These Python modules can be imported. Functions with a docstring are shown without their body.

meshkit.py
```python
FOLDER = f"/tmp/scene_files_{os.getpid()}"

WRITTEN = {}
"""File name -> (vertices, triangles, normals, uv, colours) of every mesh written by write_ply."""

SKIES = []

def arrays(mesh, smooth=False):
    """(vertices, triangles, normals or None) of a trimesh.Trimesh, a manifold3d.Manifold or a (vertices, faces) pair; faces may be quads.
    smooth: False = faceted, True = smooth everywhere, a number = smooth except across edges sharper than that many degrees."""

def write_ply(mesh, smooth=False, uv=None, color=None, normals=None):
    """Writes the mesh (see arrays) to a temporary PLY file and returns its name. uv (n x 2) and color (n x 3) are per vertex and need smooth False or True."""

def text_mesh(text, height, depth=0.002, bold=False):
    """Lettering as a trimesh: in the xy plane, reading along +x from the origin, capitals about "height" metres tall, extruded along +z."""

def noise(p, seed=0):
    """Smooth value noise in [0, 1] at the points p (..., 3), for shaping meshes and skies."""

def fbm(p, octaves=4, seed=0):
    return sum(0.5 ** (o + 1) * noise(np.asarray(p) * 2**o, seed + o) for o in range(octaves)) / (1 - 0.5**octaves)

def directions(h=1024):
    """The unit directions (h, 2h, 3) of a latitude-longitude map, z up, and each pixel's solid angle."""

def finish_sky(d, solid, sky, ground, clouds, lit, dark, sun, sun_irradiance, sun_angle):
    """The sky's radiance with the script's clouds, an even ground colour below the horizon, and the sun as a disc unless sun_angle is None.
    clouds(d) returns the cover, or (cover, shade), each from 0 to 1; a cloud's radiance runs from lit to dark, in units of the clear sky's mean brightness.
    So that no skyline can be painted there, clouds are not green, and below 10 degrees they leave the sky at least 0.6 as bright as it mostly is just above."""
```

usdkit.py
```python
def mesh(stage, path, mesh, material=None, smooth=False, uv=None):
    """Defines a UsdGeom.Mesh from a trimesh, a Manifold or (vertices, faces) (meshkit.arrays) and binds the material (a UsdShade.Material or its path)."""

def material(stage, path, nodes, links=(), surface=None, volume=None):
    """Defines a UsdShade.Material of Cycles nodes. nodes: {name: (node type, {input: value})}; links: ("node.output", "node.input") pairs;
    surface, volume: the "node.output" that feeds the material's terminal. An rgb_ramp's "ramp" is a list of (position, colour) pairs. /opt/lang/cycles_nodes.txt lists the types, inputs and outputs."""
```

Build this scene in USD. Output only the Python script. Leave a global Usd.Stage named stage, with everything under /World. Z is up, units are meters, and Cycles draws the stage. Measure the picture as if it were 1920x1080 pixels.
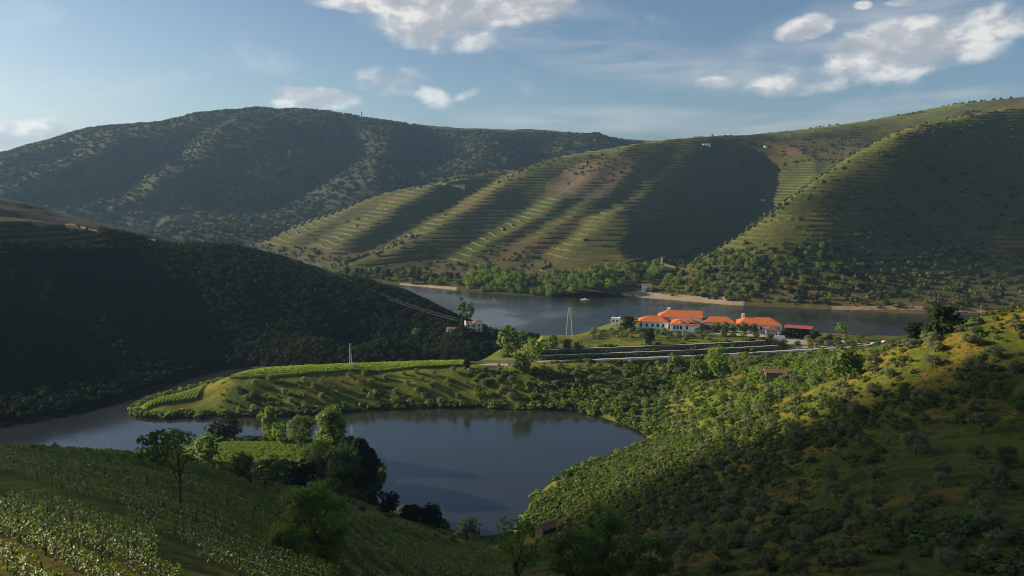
import math
import numpy as np
import trimesh
import usdkit
import meshkit
from pxr import Usd, UsdGeom, UsdLux, UsdShade, Gf, Sdf, Vt
from scipy.interpolate import RBFInterpolator, RegularGridInterpolator
from scipy.spatial import cKDTree

stage = Usd.Stage.CreateInMemory()
UsdGeom.SetStageUpAxis(stage, UsdGeom.Tokens.z)
UsdGeom.SetStageMetersPerUnit(stage, 1.0)
WORLD = UsdGeom.Xform.Define(stage, '/World')
stage.SetDefaultPrim(WORLD.GetPrim())
UsdGeom.Scope.Define(stage, '/World/Looks')
rng = np.random.default_rng(7)

# ------------------------------------------------------------------ camera
EYE = np.array([0.0, 0.0, 132.0])
PITCH = math.radians(8.34)
FPX = 1493.0
FW = np.array([0, math.cos(PITCH), -math.sin(PITCH)])
UP = np.array([0, math.sin(PITCH), math.cos(PITCH)])
cam = UsdGeom.Camera.Define(stage, '/World/camera')
cam.CreateHorizontalApertureAttr(36.0)
cam.CreateVerticalApertureAttr(20.25)
cam.CreateFocalLengthAttr(36.0 * FPX / 1920)
cam.CreateClippingRangeAttr(Gf.Vec2f(0.5, 30000))
_m = Gf.Matrix4d(1)
_m.SetRow3(0, Gf.Vec3d(1, 0, 0)); _m.SetRow3(1, Gf.Vec3d(*UP)); _m.SetRow3(2, Gf.Vec3d(*(-FW)))
_m.SetTranslateOnly(Gf.Vec3d(*EYE))
cam.AddTransformOp().Set(_m)
EXPOSURE = 1.15
cam.CreateExposureAttr(EXPOSURE)

# ------------------------------------------------------------------ sun and sky
SUN_AZ = math.radians(-76)          # atan2(x, y)
SUN_EL = math.radians(20.5)
SUN = np.array([math.sin(SUN_AZ) * math.cos(SUN_EL), math.cos(SUN_AZ) * math.cos(SUN_EL), math.sin(SUN_EL)])
sun = UsdLux.DistantLight.Define(stage, '/World/sun')
sun.CreateIntensityAttr(1.25)
sun.CreateAngleAttr(0.53)
sun.CreateColorAttr(Gf.Vec3f(1.0, 0.83, 0.60))
sun.CreateNormalizeAttr(True)
_z = SUN; _x = np.cross([0, 0, 1], _z); _x /= np.linalg.norm(_x); _y = np.cross(_z, _x)
_m = Gf.Matrix4d(1)
for i, a in enumerate((_x, _y, _z)):
    _m.SetRow3(i, Gf.Vec3d(*a))
sun.AddTransformOp().Set(_m)
SKY_STRENGTH = 0.05
# clouds: (centre in the photograph, half sizes, tilt, weight); they become directions of the sky dome
CLOUDS = [(680, -8, 120, 26, 0, 1), (860, 28, 125, 62, -8, 1.0), (800, 70, 55, 26, 0, .8), (985, 12, 100, 30, 5, .9), (738, 152, 72, 30, 3, 1), (800, 176, 45, 22, 20, .8), (575, 186, 95, 20, 0, 1), (874, 178, 26, 10, -20, .5),
          (1508, 54, 46, 24, -10, 1), (1600, 105, 120, 40, -18, .9), (1730, 85, 130, 55, -10, 1), (1850, 40, 140, 48, -18, .9), (1530, 150, 110, 26, -8, .8), (1340, 157, 34, 12, 0, .6), 
          (20, 262, 110, 32, -8, 1), (1720, 2, 50, 7, 0, .7), (1618, 10, 16, 8, 0, .7)]
WISPS = [(1180, 115, 160, 34, 8), (1360, 140, 150, 34, 10), (1130, 226, 190, 22, 0), (1480, 240, 200, 22, 0), (1720, 190, 140, 14, -5), (1000, 225, 120, 22, 0), (1610, 200, 40, 14, 0), (930, 40, 190, 40, 0), (1640, 60, 240, 60, -12), (150, 165, 120, 30, 0), (60, 240, 160, 50, 0)]
def sky_material():
    n = {"sky": ("sky_texture", {"sky_type": "single_scattering", "sun_disc": False, "sun_elevation": SUN_EL, "sun_rotation": SUN_AZ, "altitude": 150.0, "air_density": 0.72, "aerosol_density": 2.2, "ozone_density": 3.0}),
         "tint": ("mix_color", {"blend_type": "multiply", "fac": 1.0, "b": (0.93, 1.0, 0.95), "use_clamp": False}),
         "bg": ("background_shader", {"strength": SKY_STRENGTH}), "tc": ("texture_coordinate", {}), "s": ("separate_xyz", {}),
         "az": ("math", {"math_type": "arctan2"}), "el": ("math", {"math_type": "arcsine"}), "co": ("combine_xyz", {}), "elk": ("math", {"math_type": "multiply", "value2": 1.7})}
    l = [("sky.color", "tint.a"), ("tc.generated", "s.vector"), ("s.x", "az.value1"), ("s.y", "az.value2"), ("s.z", "el.value1"), ("el.value", "elk.value1"), ("az.value", "co.x"), ("elk.value", "co.y")]
    def m(name, op, a, b=None, c=None, clamp=False):
        d = {"math_type": op, "use_clamp": clamp}
        for k, v in (("value1", a), ("value2", b), ("value3", c)):
            if isinstance(v, str): l.append((v, f"{name}.{k}"))
            elif v is not None: d[k] = float(v)
        n[name] = ("math", d)
        return name + ".value"
    best = None
    for i, (cx, cy, rx, ry, tilt, wgt) in enumerate(CLOUDS):
        rx, ry = rx * 0.95, ry * 0.93
        d = FW + (cx - 960) / FPX * np.array([1.0, 0, 0]) + (540 - cy) / FPX * UP
        d = d / np.linalg.norm(d)
        az, el = math.atan2(d[0], d[1]), math.asin(d[2])
        k = FPX * (1 + ((cx - 960) / FPX) ** 2) ** 0.5
        ra, re = rx / k, ry / k; t = math.radians(-tilt)
        u = m(f"u{i}", "subtract", "az.value", az); v = m(f"v{i}", "subtract", "el.value", el)
        p = m(f"pa{i}", "multiply", u, math.cos(t) / ra); p = m(f"pb{i}", "multiply_add", v, math.sin(t) / ra, p)
        q = m(f"qa{i}", "multiply", u, -math.sin(t) / re); q = m(f"qb{i}", "multiply_add", v, math.cos(t) / re, q)
        r = m(f"ra{i}", "multiply", p, p); r = m(f"rb{i}", "multiply_add", q, q, r)
        g = m(f"g{i}", "multiply_add", r, -0.55 * wgt, wgt)
        best = g if best is None else m(f"mx{i}", "maximum", best, g)
    wisp = None
    for i, (cx, cy, rx, ry, tilt) in enumerate(WISPS):
        d = FW + (cx - 960) / FPX * np.array([1.0, 0, 0]) + (540 - cy) / FPX * UP
        d = d / np.linalg.norm(d); az, el = math.atan2(d[0], d[1]), math.asin(d[2]); k = FPX * (1 + ((cx - 960) / FPX) ** 2) ** 0.5
        ra, re, t = rx / k, ry / k, math.radians(-tilt)
        u = m(f"wu{i}", "subtract", "az.value", az); v = m(f"wv{i}", "subtract", "el.value", el)
        p = m(f"wp{i}", "multiply", u, math.cos(t) / ra); p = m(f"wq{i}", "multiply_add", v, math.sin(t) / ra, p)
        q = m(f"wr{i}", "multiply", u, -math.sin(t) / re); q = m(f"ws{i}", "multiply_add", v, math.cos(t) / re, q)
        r = m(f"wt{i}", "multiply", p, p); r = m(f"wx{i}", "multiply_add", q, q, r); g = m(f"wy{i}", "multiply_add", r, -0.5, 1.0, True)
        wisp = g if wisp is None else m(f"wz{i}", "maximum", wisp, g)
    # beyond the frame: loose cumulus of the same kind
    n["far"] = ("noise_texture", {"scale": 2.2, "detail": 3, "roughness": 0.5}); l.append(("co.vector", "far.vector"))
    aw = m("aw", "absolute", "az.value"); aw = m("aw2", "multiply_add", aw, 6.0, -4.3, True)
    ew = m("ew", "multiply_add", "el.value", 8.0, -4.8, True); ow = m("ow", "maximum", aw, ew)
    fg = m("fg", "multiply_add", "far.fac", 7.0, -3.7); fg = m("fg2", "minimum", fg, 0.9); fg = m("fg3", "multiply", fg, ow)
    best = m("all", "maximum", best, fg)
    def field(tag, shift):
        n[f"mp{tag}"] = ("mapping", {"location": shift}); l.append(("co.vector", f"mp{tag}.vector"))
        n[f"n{tag}"] = ("noise_texture", {"scale": 8.0, "detail": 11, "roughness": 0.56, "distortion": 0.15}); l.append((f"mp{tag}.vector", f"n{tag}.vector"))
        return f"n{tag}.fac"
    f0 = field("a", (0, 0, 0)); f1 = field("b", (-0.012, 0.02, 0))
    dens = m("dn", "multiply_add", f0, 3.6, -1.87); dens = m("dn2", "add", dens, best)
    n["cov"] = ("map_range", {"range_type": "smoothstep", "from_min": 0.05, "from_max": 0.85, "to_min": 0.0, "to_max": 1.0, "clamp": True}); l.append((dens, "cov.value"))
    gate = m("gt", "multiply_add", best, 2.2, 0.25, True); cov = m("cv", "multiply", "cov.result", gate); cov = m("cv2", "multiply", cov, 0.82)
    df = m("df", "subtract", f0, f1); lit = m("lt", "multiply_add", df, 8.0, 1.08)
    th = m("th", "multiply_add", best, -0.95, 0.12); lit = m("lt2", "add", lit, th, None, True)
    n["wmp"] = ("mapping", {"scale": (1.0, 4.5, 1.0), "rotation": (0, 0, -0.15)}); l.append(("co.vector", "wmp.vector"))
    n["wn"] = ("noise_texture", {"scale": 6.0, "detail": 8, "roughness": 0.6, "distortion": 0.5}); l.append(("wmp.vector", "wn.vector"))
    wv = m("wna", "multiply_add", "wn.fac", 2.6, -0.85, True); wv = m("wnb", "multiply", wv, wisp); wv = m("wnc", "multiply", wv, 0.5)
    n["wmix"] = ("mix_color", {"blend_type": "mix", "use_clamp": False, "b": (6.2, 5.9, 5.8)}); l.extend([(wv, "wmix.fac"), ("tint.result", "wmix.a")])
    n["cr"] = ("rgb_ramp", {"ramp": [(0.0, CLOUD_DARK), (0.5, CLOUD_MID), (1.0, CLOUD_LIT)]}); l.append((lit, "cr.fac"))
    n["mix"] = ("mix_color", {"blend_type": "mix", "use_clamp": False}); l.extend([(cov, "mix.fac"), ("wmix.result", "mix.a"), ("cr.color", "mix.b"), ("mix.result", "bg.color")])
    return usdkit.material(stage, '/World/Looks/sky', n, l, surface="bg.background")
CLOUD_DARK, CLOUD_MID, CLOUD_LIT = (3.9, 4.0, 4.2), (5.3, 5.2, 5.2), (8.4, 8.0, 7.5)
dome = UsdLux.DomeLight.Define(stage, '/World/sky')
UsdShade.MaterialBindingAPI.Apply(dome.GetPrim()).Bind(sky_material())
dome.GetPrim().SetCustomDataByKey('kind', 'structure')

# ------------------------------------------------------------------ helpers
def P(px, py, Y):
    """The world point at horizontal distance Y seen at a pixel of the 1920 x 1080 photograph."""
    d = FW + (px - 960) / FPX * np.array([1.0, 0, 0]) + (540 - py) / FPX * UP
    return EYE + d * (Y / d[1])
def W(px, py, z):
    d = FW + (px - 960) / FPX * np.array([1.0, 0, 0]) + (540 - py) / FPX * UP
    return EYE + d * ((z - EYE[2]) / d[2])
def proj(p):
    p = np.asarray(p, float) - EYE
    w = p @ FW
    return np.stack([960 + FPX * p[..., 0] / w, 540 - FPX * (p @ UP) / w], -1)
used = {}
def numbered(name):
    k = used.get(name, 0); used[name] = k + 1
    return name if k == 0 else f"{name}_{k:03d}"
def mat(name, nodes, links, surface="p.BSDF"):
    return usdkit.material(stage, '/World/Looks/' + name, nodes, links, surface=surface)
def tag(o, label=None, cat=None, group=None, kind=None):
    p = o.GetPrim()
    for k, v in (('label', label), ('category', cat), ('group', group), ('kind', kind)):
        if v: p.SetCustomDataByKey(k, v)
    return o
def obj(name, mesh, m, parent=None, smooth=False):
    base = str(parent.GetPath()) if parent is not None else '/World'
    if parent is None:
        nm = numbered(name)
    else:
        k = 0; nm = name
        while stage.GetPrimAtPath(base + '/' + nm): k += 1; nm = f"{name}_{k:03d}"
    return usdkit.mesh(stage, base + '/' + nm, mesh, m, smooth=smooth)
def grid_faces(nr, nc):
    i = np.arange(nr * nc).reshape(nr, nc)
    a, b, c, d = i[:-1, :-1], i[:-1, 1:], i[1:, 1:], i[1:, :-1]
    return np.stack([a, b, c, d], -1).reshape(-1, 4)
def fb(x, y, scale, octaves=4, seed=0):
    return meshkit.fbm(np.stack([x / scale, y / scale, np.full_like(x, 0.37 + seed)], -1), octaves, seed) - 0.5
def smoothstep(a, b, x):
    t = np.clip((x - a) / (b - a), 0, 1); return t * t * (3 - 2 * t)
# ------------------------------------------------------------------ terrain sheets
class Sheet:
    def __init__(self, pts, smoothing=0.0):
        pts = np.array(pts, float)
        _, i = np.unique(np.round(pts[:, :2], 1), axis=0, return_index=True)
        self.pts = pts[i]
        self.c = self.pts[:, :2].mean(0)
        self.f = RBFInterpolator((self.pts[:, :2] - self.c) / 100, self.pts[:, 2], kernel='thin_plate_spline', smoothing=smoothing)
    def base(self, x, y):
        x, y = np.broadcast_arrays(np.asarray(x, float), np.asarray(y, float))
        q = np.stack([x.ravel() - self.c[0], y.ravel() - self.c[1]], -1) / 100
        return self.f(q).reshape(x.shape)

# near ground: the photographer's hillside, pond banks, peninsula, hotel terrace
N_PTS = [(0, 0, 127.5), (-60, 0, 128), (60, 0, 122), (0, -60, 140), (-140, -20, 138), (140, -20, 122), (-140, 60, 112), (0, 25, 113.5), (45, 45, 101), (90, 40, 100), (-45, 20, 116), (-20, 20, 114), (30, 20, 113)]
N_PTS += [P(*a) for a in [
    (100, 1075, 42), (100, 1000, 52), (75, 935, 80), (300, 1060, 48), (450, 1060, 60), (0, 930, 78), (0, 870, 150), (0, 840, 210), (148, 870, 175),
    (250, 905, 120), (340, 965, 85), (250, 855, 210), (420, 895, 185), (480, 965, 125), (600, 1075, 95), (600, 1000, 150), (600, 940, 210), (800, 1090, 120), (800, 1030, 190),
    (700, 1000, 180), (950, 1080, 140), (900, 1040, 200), (980, 1030, 215),
    (1900, 1080, 95), (1600, 1080, 95), (1300, 1080, 115), (1100, 1080, 130),
    (1040, 1000, 262), (1100, 1000, 240), (1200, 1000, 200), (1300, 1000, 165), (1450, 1000, 135), (1600, 1000, 118), (1800, 1000, 112), (1920, 1000, 108),
    (1100, 905, 310), (1200, 900, 270), (1300, 900, 235), (1450, 900, 190), (1600, 900, 160), (1800, 900, 148), (1920, 900, 142),
    (1350, 800, 330), (1450, 800, 265), (1600, 800, 212), (1750, 800, 190), (1920, 800, 175),
    (1250, 740, 445), (1350, 720, 420), (1450, 720, 370), (1600, 720, 270), (1750, 720, 225), (1920, 720, 205),
    (1920, 650, 235), (1920, 588, 262), (1750, 655, 255), (1760, 618, 285), (1850, 600, 272), (1640, 668, 300), (1550, 705, 335), (1680, 648, 300)]]
N_PTS += [W(*a) for a in [
    (450, 836, 5.6), (540, 836, 5.6), (470, 868, 9.3), (470, 885, 13), (600, 855, 7), (650, 880, 8), (600, 900, 14),
    (420, 716, 11.5), (480, 714, 13), (560, 706, 14.5), (660, 697, 15), (780, 693, 15), (880, 690, 15), (1000, 688, 15), (1100, 681, 15.2), (1300, 668, 15.6), (1450, 661, 16), (1600, 652, 16.5),
    (500, 694, 12.5), (560, 689, 14), (650, 685, 14.6), (760, 683, 14.8), (870, 680, 15),
    (275, 760, 4), (375, 732, 6), (392, 748, 5), (310, 768, 3),
    (500, 745, 6), (650, 735, 7), (800, 730, 7.5), (950, 730, 7.5), (1080, 735, 7), (1160, 745, 6),
    (1200, 618, 20), (1300, 621, 20), (1450, 628, 19), (1520, 640, 17.5), (1110, 625, 16.5), (1200, 645, 18), (1300, 655, 18), (1700, 641, 16.5),
    (940, 652, 10), (1000, 645, 9), (940, 682, 12.5), (1020, 665, 13.5), (1080, 640, 9)]]
shore = [(248, 769), (262, 779), (300, 784), (400, 785), (500, 782), (600, 776), (700, 768), (800, 763), (900, 763), (1000, 766), (1080, 771), (1150, 790), (1215, 826),
         (1180, 843), (1100, 873), (1030, 908), (1002, 938), (985, 975), (940, 1000), (880, 1003), (830, 985), (760, 955), (676, 940), (704, 915), (714, 880), (690, 850), (640, 836), (560, 828), (470, 827), (390, 829), (330, 838)]
N_PTS += [W(x, y, 0) for x, y in shore]
N_PTS += [W(x, y, -4) for x, y in [(850, 850), (950, 900), (1100, 810), (750, 800), (800, 925), (900, 955), (760, 880), (1000, 800), (900, 795), (650, 805), (560, 803), (450, 805), (330, 808), (200, 800), (100, 800), (200, 765), (300, 740)]]
N_PTS += [(-225, 372, -2), (-190, 300, 18), (-130, 300, 16), (-90, 300, 16), (-260, 300, 14), (-330, 300, 5), (-330, 380, -4), (-330, 480, -4), (-250, 520, -4), (-150, 520, -4), (-60, 530, -4), (-220, 220, 50), (-330, 200, 40), (-260, 120, 85), (-330, 60, 90),
          (-100, 560, -4), (-30, 545, -2), (30, 632, -1), (80, 632, 0), (90, 612, 17), (170, 604, 17), (250, 572, 14), (250, 603, -3), (190, 596, 17), (100, 645, -4), (200, 655, -4), (300, 645, -4), (300, 575, 12), (300, 608, -4), (400, 585, 10), (400, 630, -4), (-60, 640, -4),
          (175, 345, 58), (215, 430, 38), (240, 480, 22), (300, 420, 45), (300, 300, 78), (400, 300, 82), (400, 450, 45), (300, 200, 88), (220, 160, 88), (330, 80, 100), (200, 60, 98), (400, 540, 20)]
near = Sheet(N_PTS, 0.002)

# left wooded hill
L_PTS = [P(*a) for a in [(-300, 380, 600), (0, 414, 640), (60, 417, 650), (120, 426, 660), (180, 438, 670), (250, 449, 680), (300, 462, 690), (400, 466, 700), (450, 471, 705), (500, 486, 705), (560, 504, 700), (620, 521, 690), (700, 538, 670), (760, 561, 650), (800, 577, 640), (840, 598, 625), (870, 614, 612), (905, 632, 600)]]
L_PTS += [W(*a) for a in [(950, 650, 6), (930, 668, -3), (800, 673, -2), (650, 680, -2), (450, 698, -2), (300, 733, -1), (200, 764, -1), (100, 789, -1), (0, 806, -1), (-200, 815, -1), (860, 640, 11), (720, 645, 13), (880, 622, 15), (640, 655, 8)]]
L_PTS += [P(*a) for a in [(300, 560, 590), (150, 560, 560), (0, 560, 540), (450, 560, 610), (600, 590, 610), (-200, 540, 520)]]
L_PTS += [(-700, 500, 110), (-700, 400, 20), (-600, 300, -3), (-680, 640, 150), (-850, 680, 200), (-1050, 700, 215), (-900, 590, 150), (-1000, 500, 110), (-1000, 400, 50), (-470, 480, 82), (-405, 470, 38), (-365, 455, 16), (-560, 500, 105), (-520, 420, 35), (-420, 1000, 40), (-200, 850, 4), (-110, 780, -6), (-40, 690, -6), (0, 640, -4), (-500, 1050, 10), (-700, 1100, 60), (-1000, 900, 160), (-300, 1000, -3)]
L_PTS += [(-100, 480, -12), (-180, 430, -12), (0, 480, -12), (-215, 395, -12), (20, 520, -10), (20, 560, 2), (20, 600, 4)]
L_PTS += [P(0, 381, 900), P(60, 387, 900), P(120, 407, 880), P(165, 430, 850), P(-200, 380, 900), (-440, 780, 62), (-340, 770, 55)]
lefth = Sheet(L_PTS, 0.002)

# vineyard hill across the river
V_PTS = [P(*a) for a in [(530, 473, 1250), (600, 434, 1330), (700, 386, 1420), (760, 361, 1460), (830, 348, 1500), (900, 342, 1540), (1000, 317, 1580), (1100, 294, 1600), (1200, 279, 1640), (1300, 270, 1680), (1400, 268, 1720), (1440, 270, 1740), (1500, 260, 1780), (1600, 242, 1830), (1700, 224, 1880), (1800, 197, 1940), (1920, 182, 2000), (2100, 165, 2050)]]
V_PTS += [W(*a) for a in [(560, 505, 0), (500, 480, 0)]]
V_PTS += [P(*a) for a in [(700, 470, 1150), (800, 440, 1220), (900, 400, 1330), (1000, 370, 1400), (1000, 450, 1130), (1100, 440, 1150), (1200, 420, 1180), (1150, 500, 960), (1000, 500, 1000), (850, 500, 1030), (1230, 480, 1010), (1240, 350, 1430),
                          (1350, 330, 1560), (1350, 420, 1400), (1300, 480, 1180), (1450, 330, 1560), (1550, 320, 1560), (1650, 270, 1700)]]
V_PTS += [(-300, 1900, 60), (0, 2000, 90), (300, 2100, 140), (700, 2300, 200), (1300, 2400, 280), (-500, 1500, -3), (-480, 1300, -3), (700, 1500, 170), (1000, 1600, 220)]
def shore_pairs(line, up=5, back=16, out=22):
    q = np.array([W(x, y, 0) for x, y in line]); t = np.gradient(q[:, :2], axis=0); nrm = np.stack([-t[:, 1], t[:, 0]], -1); nrm /= np.linalg.norm(nrm, axis=1, keepdims=True)
    nrm *= np.sign(nrm[:, 1:2])
    return [tuple(p) for p in q] + [(p[0] + n[0] * back, p[1] + n[1] * back, up) for p, n in zip(q, nrm)] + [(p[0] - n[0] * out, p[1] - n[1] * out, -5) for p, n in zip(q, nrm)]
V_PTS += shore_pairs([(600, 518), (660, 527), (720, 531), (790, 537), (850, 543), (910, 549), (980, 554), (1050, 558), (1120, 561), (1190, 556), (1280, 560)])
vine = Sheet(V_PTS, 0.002)

# right terraced hill
R_PTS = [P(*a) for a in [(1240, 522, 900), (1290, 501, 930), (1400, 437, 980), (1480, 392, 1020), (1560, 347, 1070), (1640, 302, 1130), (1700, 264, 1190), (1760, 242, 1240), (1850, 222, 1300), (1920, 215, 1330), (2100, 205, 1380),
                          (1470, 440, 925), (1420, 510, 850), (1380, 550, 808), (1560, 420, 940), (1540, 500, 850), (1650, 400, 1000), (1650, 480, 890), (1650, 550, 790), (1800, 450, 980), (1900, 400, 1060), (1800, 530, 830), (1920, 530, 830), (1800, 330, 1150), (1920, 300, 1220), (2100, 450, 980)]]
R_PTS += shore_pairs([(1150, 556), (1190, 557), (1250, 561), (1320, 567), (1400, 573), (1480, 577), (1560, 580), (1640, 584), (1720, 588), (1800, 590), (1900, 592), (2100, 596)], 4)
R_PTS += [(240, 1050, -6), (330, 1200, 20), (480, 1350, 60), (700, 1550, 120), (1000, 1650, 180), (1200, 1000, 60), (1000, 760, 2)]
right = Sheet(R_PTS, 0.002)

# far mountain
M_PTS = [P(a[0], a[1], 1500 + (a[2] - 1500) * 0.5 if a[2] > 1500 else a[2]) for a in [(-300, 340, 2300), (0, 289, 2500), (100, 252, 2600), (200, 239, 2700), (250, 228, 2760), (330, 221, 2830), (380, 210, 2880), (450, 199, 2950), (540, 196, 3000), (600, 202, 3030), (650, 210, 3060), (720, 209, 3080), (770, 230, 3090), (830, 242, 3100), (900, 245, 3120), (960, 245, 3140), (1010, 249, 3160), (1100, 260, 3200), (1140, 258, 3220), (1200, 268, 3250), (1290, 268, 3280), (1400, 284, 3300), (1900, 300, 3300),
                          (430, 330, 2350), (180, 420, 1900), (300, 375, 2100), (560, 250, 2700), (300, 300, 2400), (100, 340, 2150), (0, 400, 1800), (500, 390, 2000), (400, 450, 1350), (510, 464, 1330), (300, 438, 1400), (650, 440, 1750), (700, 360, 2150), (700, 300, 2500), (800, 330, 2350), (900, 300, 2650), (870, 340, 2400), (1000, 290, 2800), (940, 320, 2480), (1100, 300, 2750)]]
M_PTS += [(-1500, 1700, 60), (-1800, 2000, 160), (-1000, 1450, 10), (-500, 1330, 4), (-2000, 2600, 150), (-800, 3000, 250), (200, 3000, 200), (1200, 3000, 120), (400, 1900, 60), (900, 2100, 100)]
far = Sheet(M_PTS, 0.002)
def h_near_raw(x, y):
    z = near.base(x, y)
    land = smoothstep(0.5, 8, z)
    z = z + land * (fb(x, y, 60, 3, 3) * 4.0 + fb(x, y, 14, 3, 5) * 1.8) * smoothstep(40, 120, y)
    return z
ROAD = np.array([W(905, 683, 14.8), W(1000, 680.5, 15), W(1150, 675, 15.2), W(1300, 669, 15.5), W(1450, 661, 15.9), W(1600, 652.5, 16.4), W(1700, 645, 16.8)])
def road_y(x): return np.interp(x, ROAD[:, 0], ROAD[:, 1])
def road_z(x): return np.interp(x, ROAD[:, 0], ROAD[:, 2])
WALL_X = (18.0, 172.0)
def h_near(x, y):
    z = h_near_raw(x, y)
    d = y - road_y(x)                                   # behind the road's near edge
    on = smoothstep(-32, -20, x) * (1 - smoothstep(255, 280, x))
    zr = road_z(x)
    m = on * smoothstep(-2.5, -0.5, d) * (1 - smoothstep(8.5, 14, d))
    z = z * (1 - m) + (zr - 0.1) * m
    w = smoothstep(WALL_X[0] - 1, WALL_X[0] + 1, x) * (1 - smoothstep(WALL_X[1] - 1, WALL_X[1] + 14, x))
    st = np.where(d > 14.5, np.maximum(zr + 4.9 - np.clip(d - 20, 0, 40) * 0.02, z), np.where(d > 8.5, zr + 2.5, z))
    st = np.where(d > 62, z, st)
    return z * (1 - w) + st * w
def h_left(x, y):
    z = lefth.base(x, y)
    return z + smoothstep(1, 20, z) * (fb(x, y, 150, 3, 11) * 16 + fb(x, y, 30, 3, 12) * 5)
RIB_Q = [-900, -835, -757, -700, -635, -545, -500, -468, -448, -408, -391, -280, -200]
RIB_A = [6, -8, 9, -14, 11, -9, 11, -8, 6, -8, 10, 4, 0]
_rq = np.arange(-1100, 0, 2.0); _k = np.exp(-0.5 * (np.arange(-40, 41) * 2 / 16.0) ** 2); RIB_S = np.convolve(np.interp(_rq, RIB_Q, RIB_A, left=0, right=0), _k / _k.sum(), 'same')
def terraced(z, x, y, dz, seed, mask):
    u = (z + fb(x, y, 140, 2, seed) * 7) / dz
    k = np.floor(u); f = u - k
    b = np.where(f < 0.72, 0.22 * f / 0.72, 0.22 + 0.78 * (f - 0.72) / 0.28)
    return z + (b - f) * dz * mask
def v_smooth(x, y):
    z = vine.base(x, y)
    w = fb(x, y, 160, 3, 21) * 40 + fb(x, y, 35, 3, 22) * 14
    q = 0.9 * x - 0.43 * y + w
    rib = np.interp(q, _rq, RIB_S)
    m = smoothstep(0, 25, z) * (1 - smoothstep(110, 190, z) * 0.75)
    g = np.array([P(*p)[:2] for p in [(1425, 285, 1660), (1385, 380, 1430), (1345, 450, 1230), (1300, 515, 1010)]]); gx, gy = x + fb(x, y, 120, 3, 28) * 50, y
    d = np.full(z.shape, 1e9)
    for i in range(3):
        e = g[i + 1] - g[i]; t = np.clip(((gx - g[i][0]) * e[0] + (gy - g[i][1]) * e[1]) / (e @ e), 0, 1); d = np.minimum(d, np.hypot(gx - g[i][0] - t * e[0], gy - g[i][1] - t * e[1]))
    z = z - 50 * np.clip(1 - d / 105, 0, 1) ** 1.1 * smoothstep(5, 50, z)
    return z + rib * m * 0.9 + smoothstep(3, 40, z) * (fb(x, y, 120, 4, 23) * 9)
def v_mask(x, y, z): return smoothstep(9, 16, z) * (1 - smoothstep(-0.03, 0.03, fb(x, y, 170, 2, 27) - 0.09 - smoothstep(150, 110, z) * 0.1))
def h_vine(x, y):
    z = v_smooth(x, y)
    return terraced(z, x, y, 5.2, 25, v_mask(x, y, z))
def r_smooth(x, y):
    z = right.base(x, y)
    return z + smoothstep(2, 25, z) * (fb(x, y, 170, 3, 31) * 18 + fb(x, y, 40, 3, 32) * 4)
def r_mask(x, y, z): return smoothstep(20, 32, z + (x - 330) * 0.06)
def h_right(x, y):
    z = r_smooth(x, y)
    return terraced(z, x, y, 4.8, 35, r_mask(x, y, z))
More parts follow.
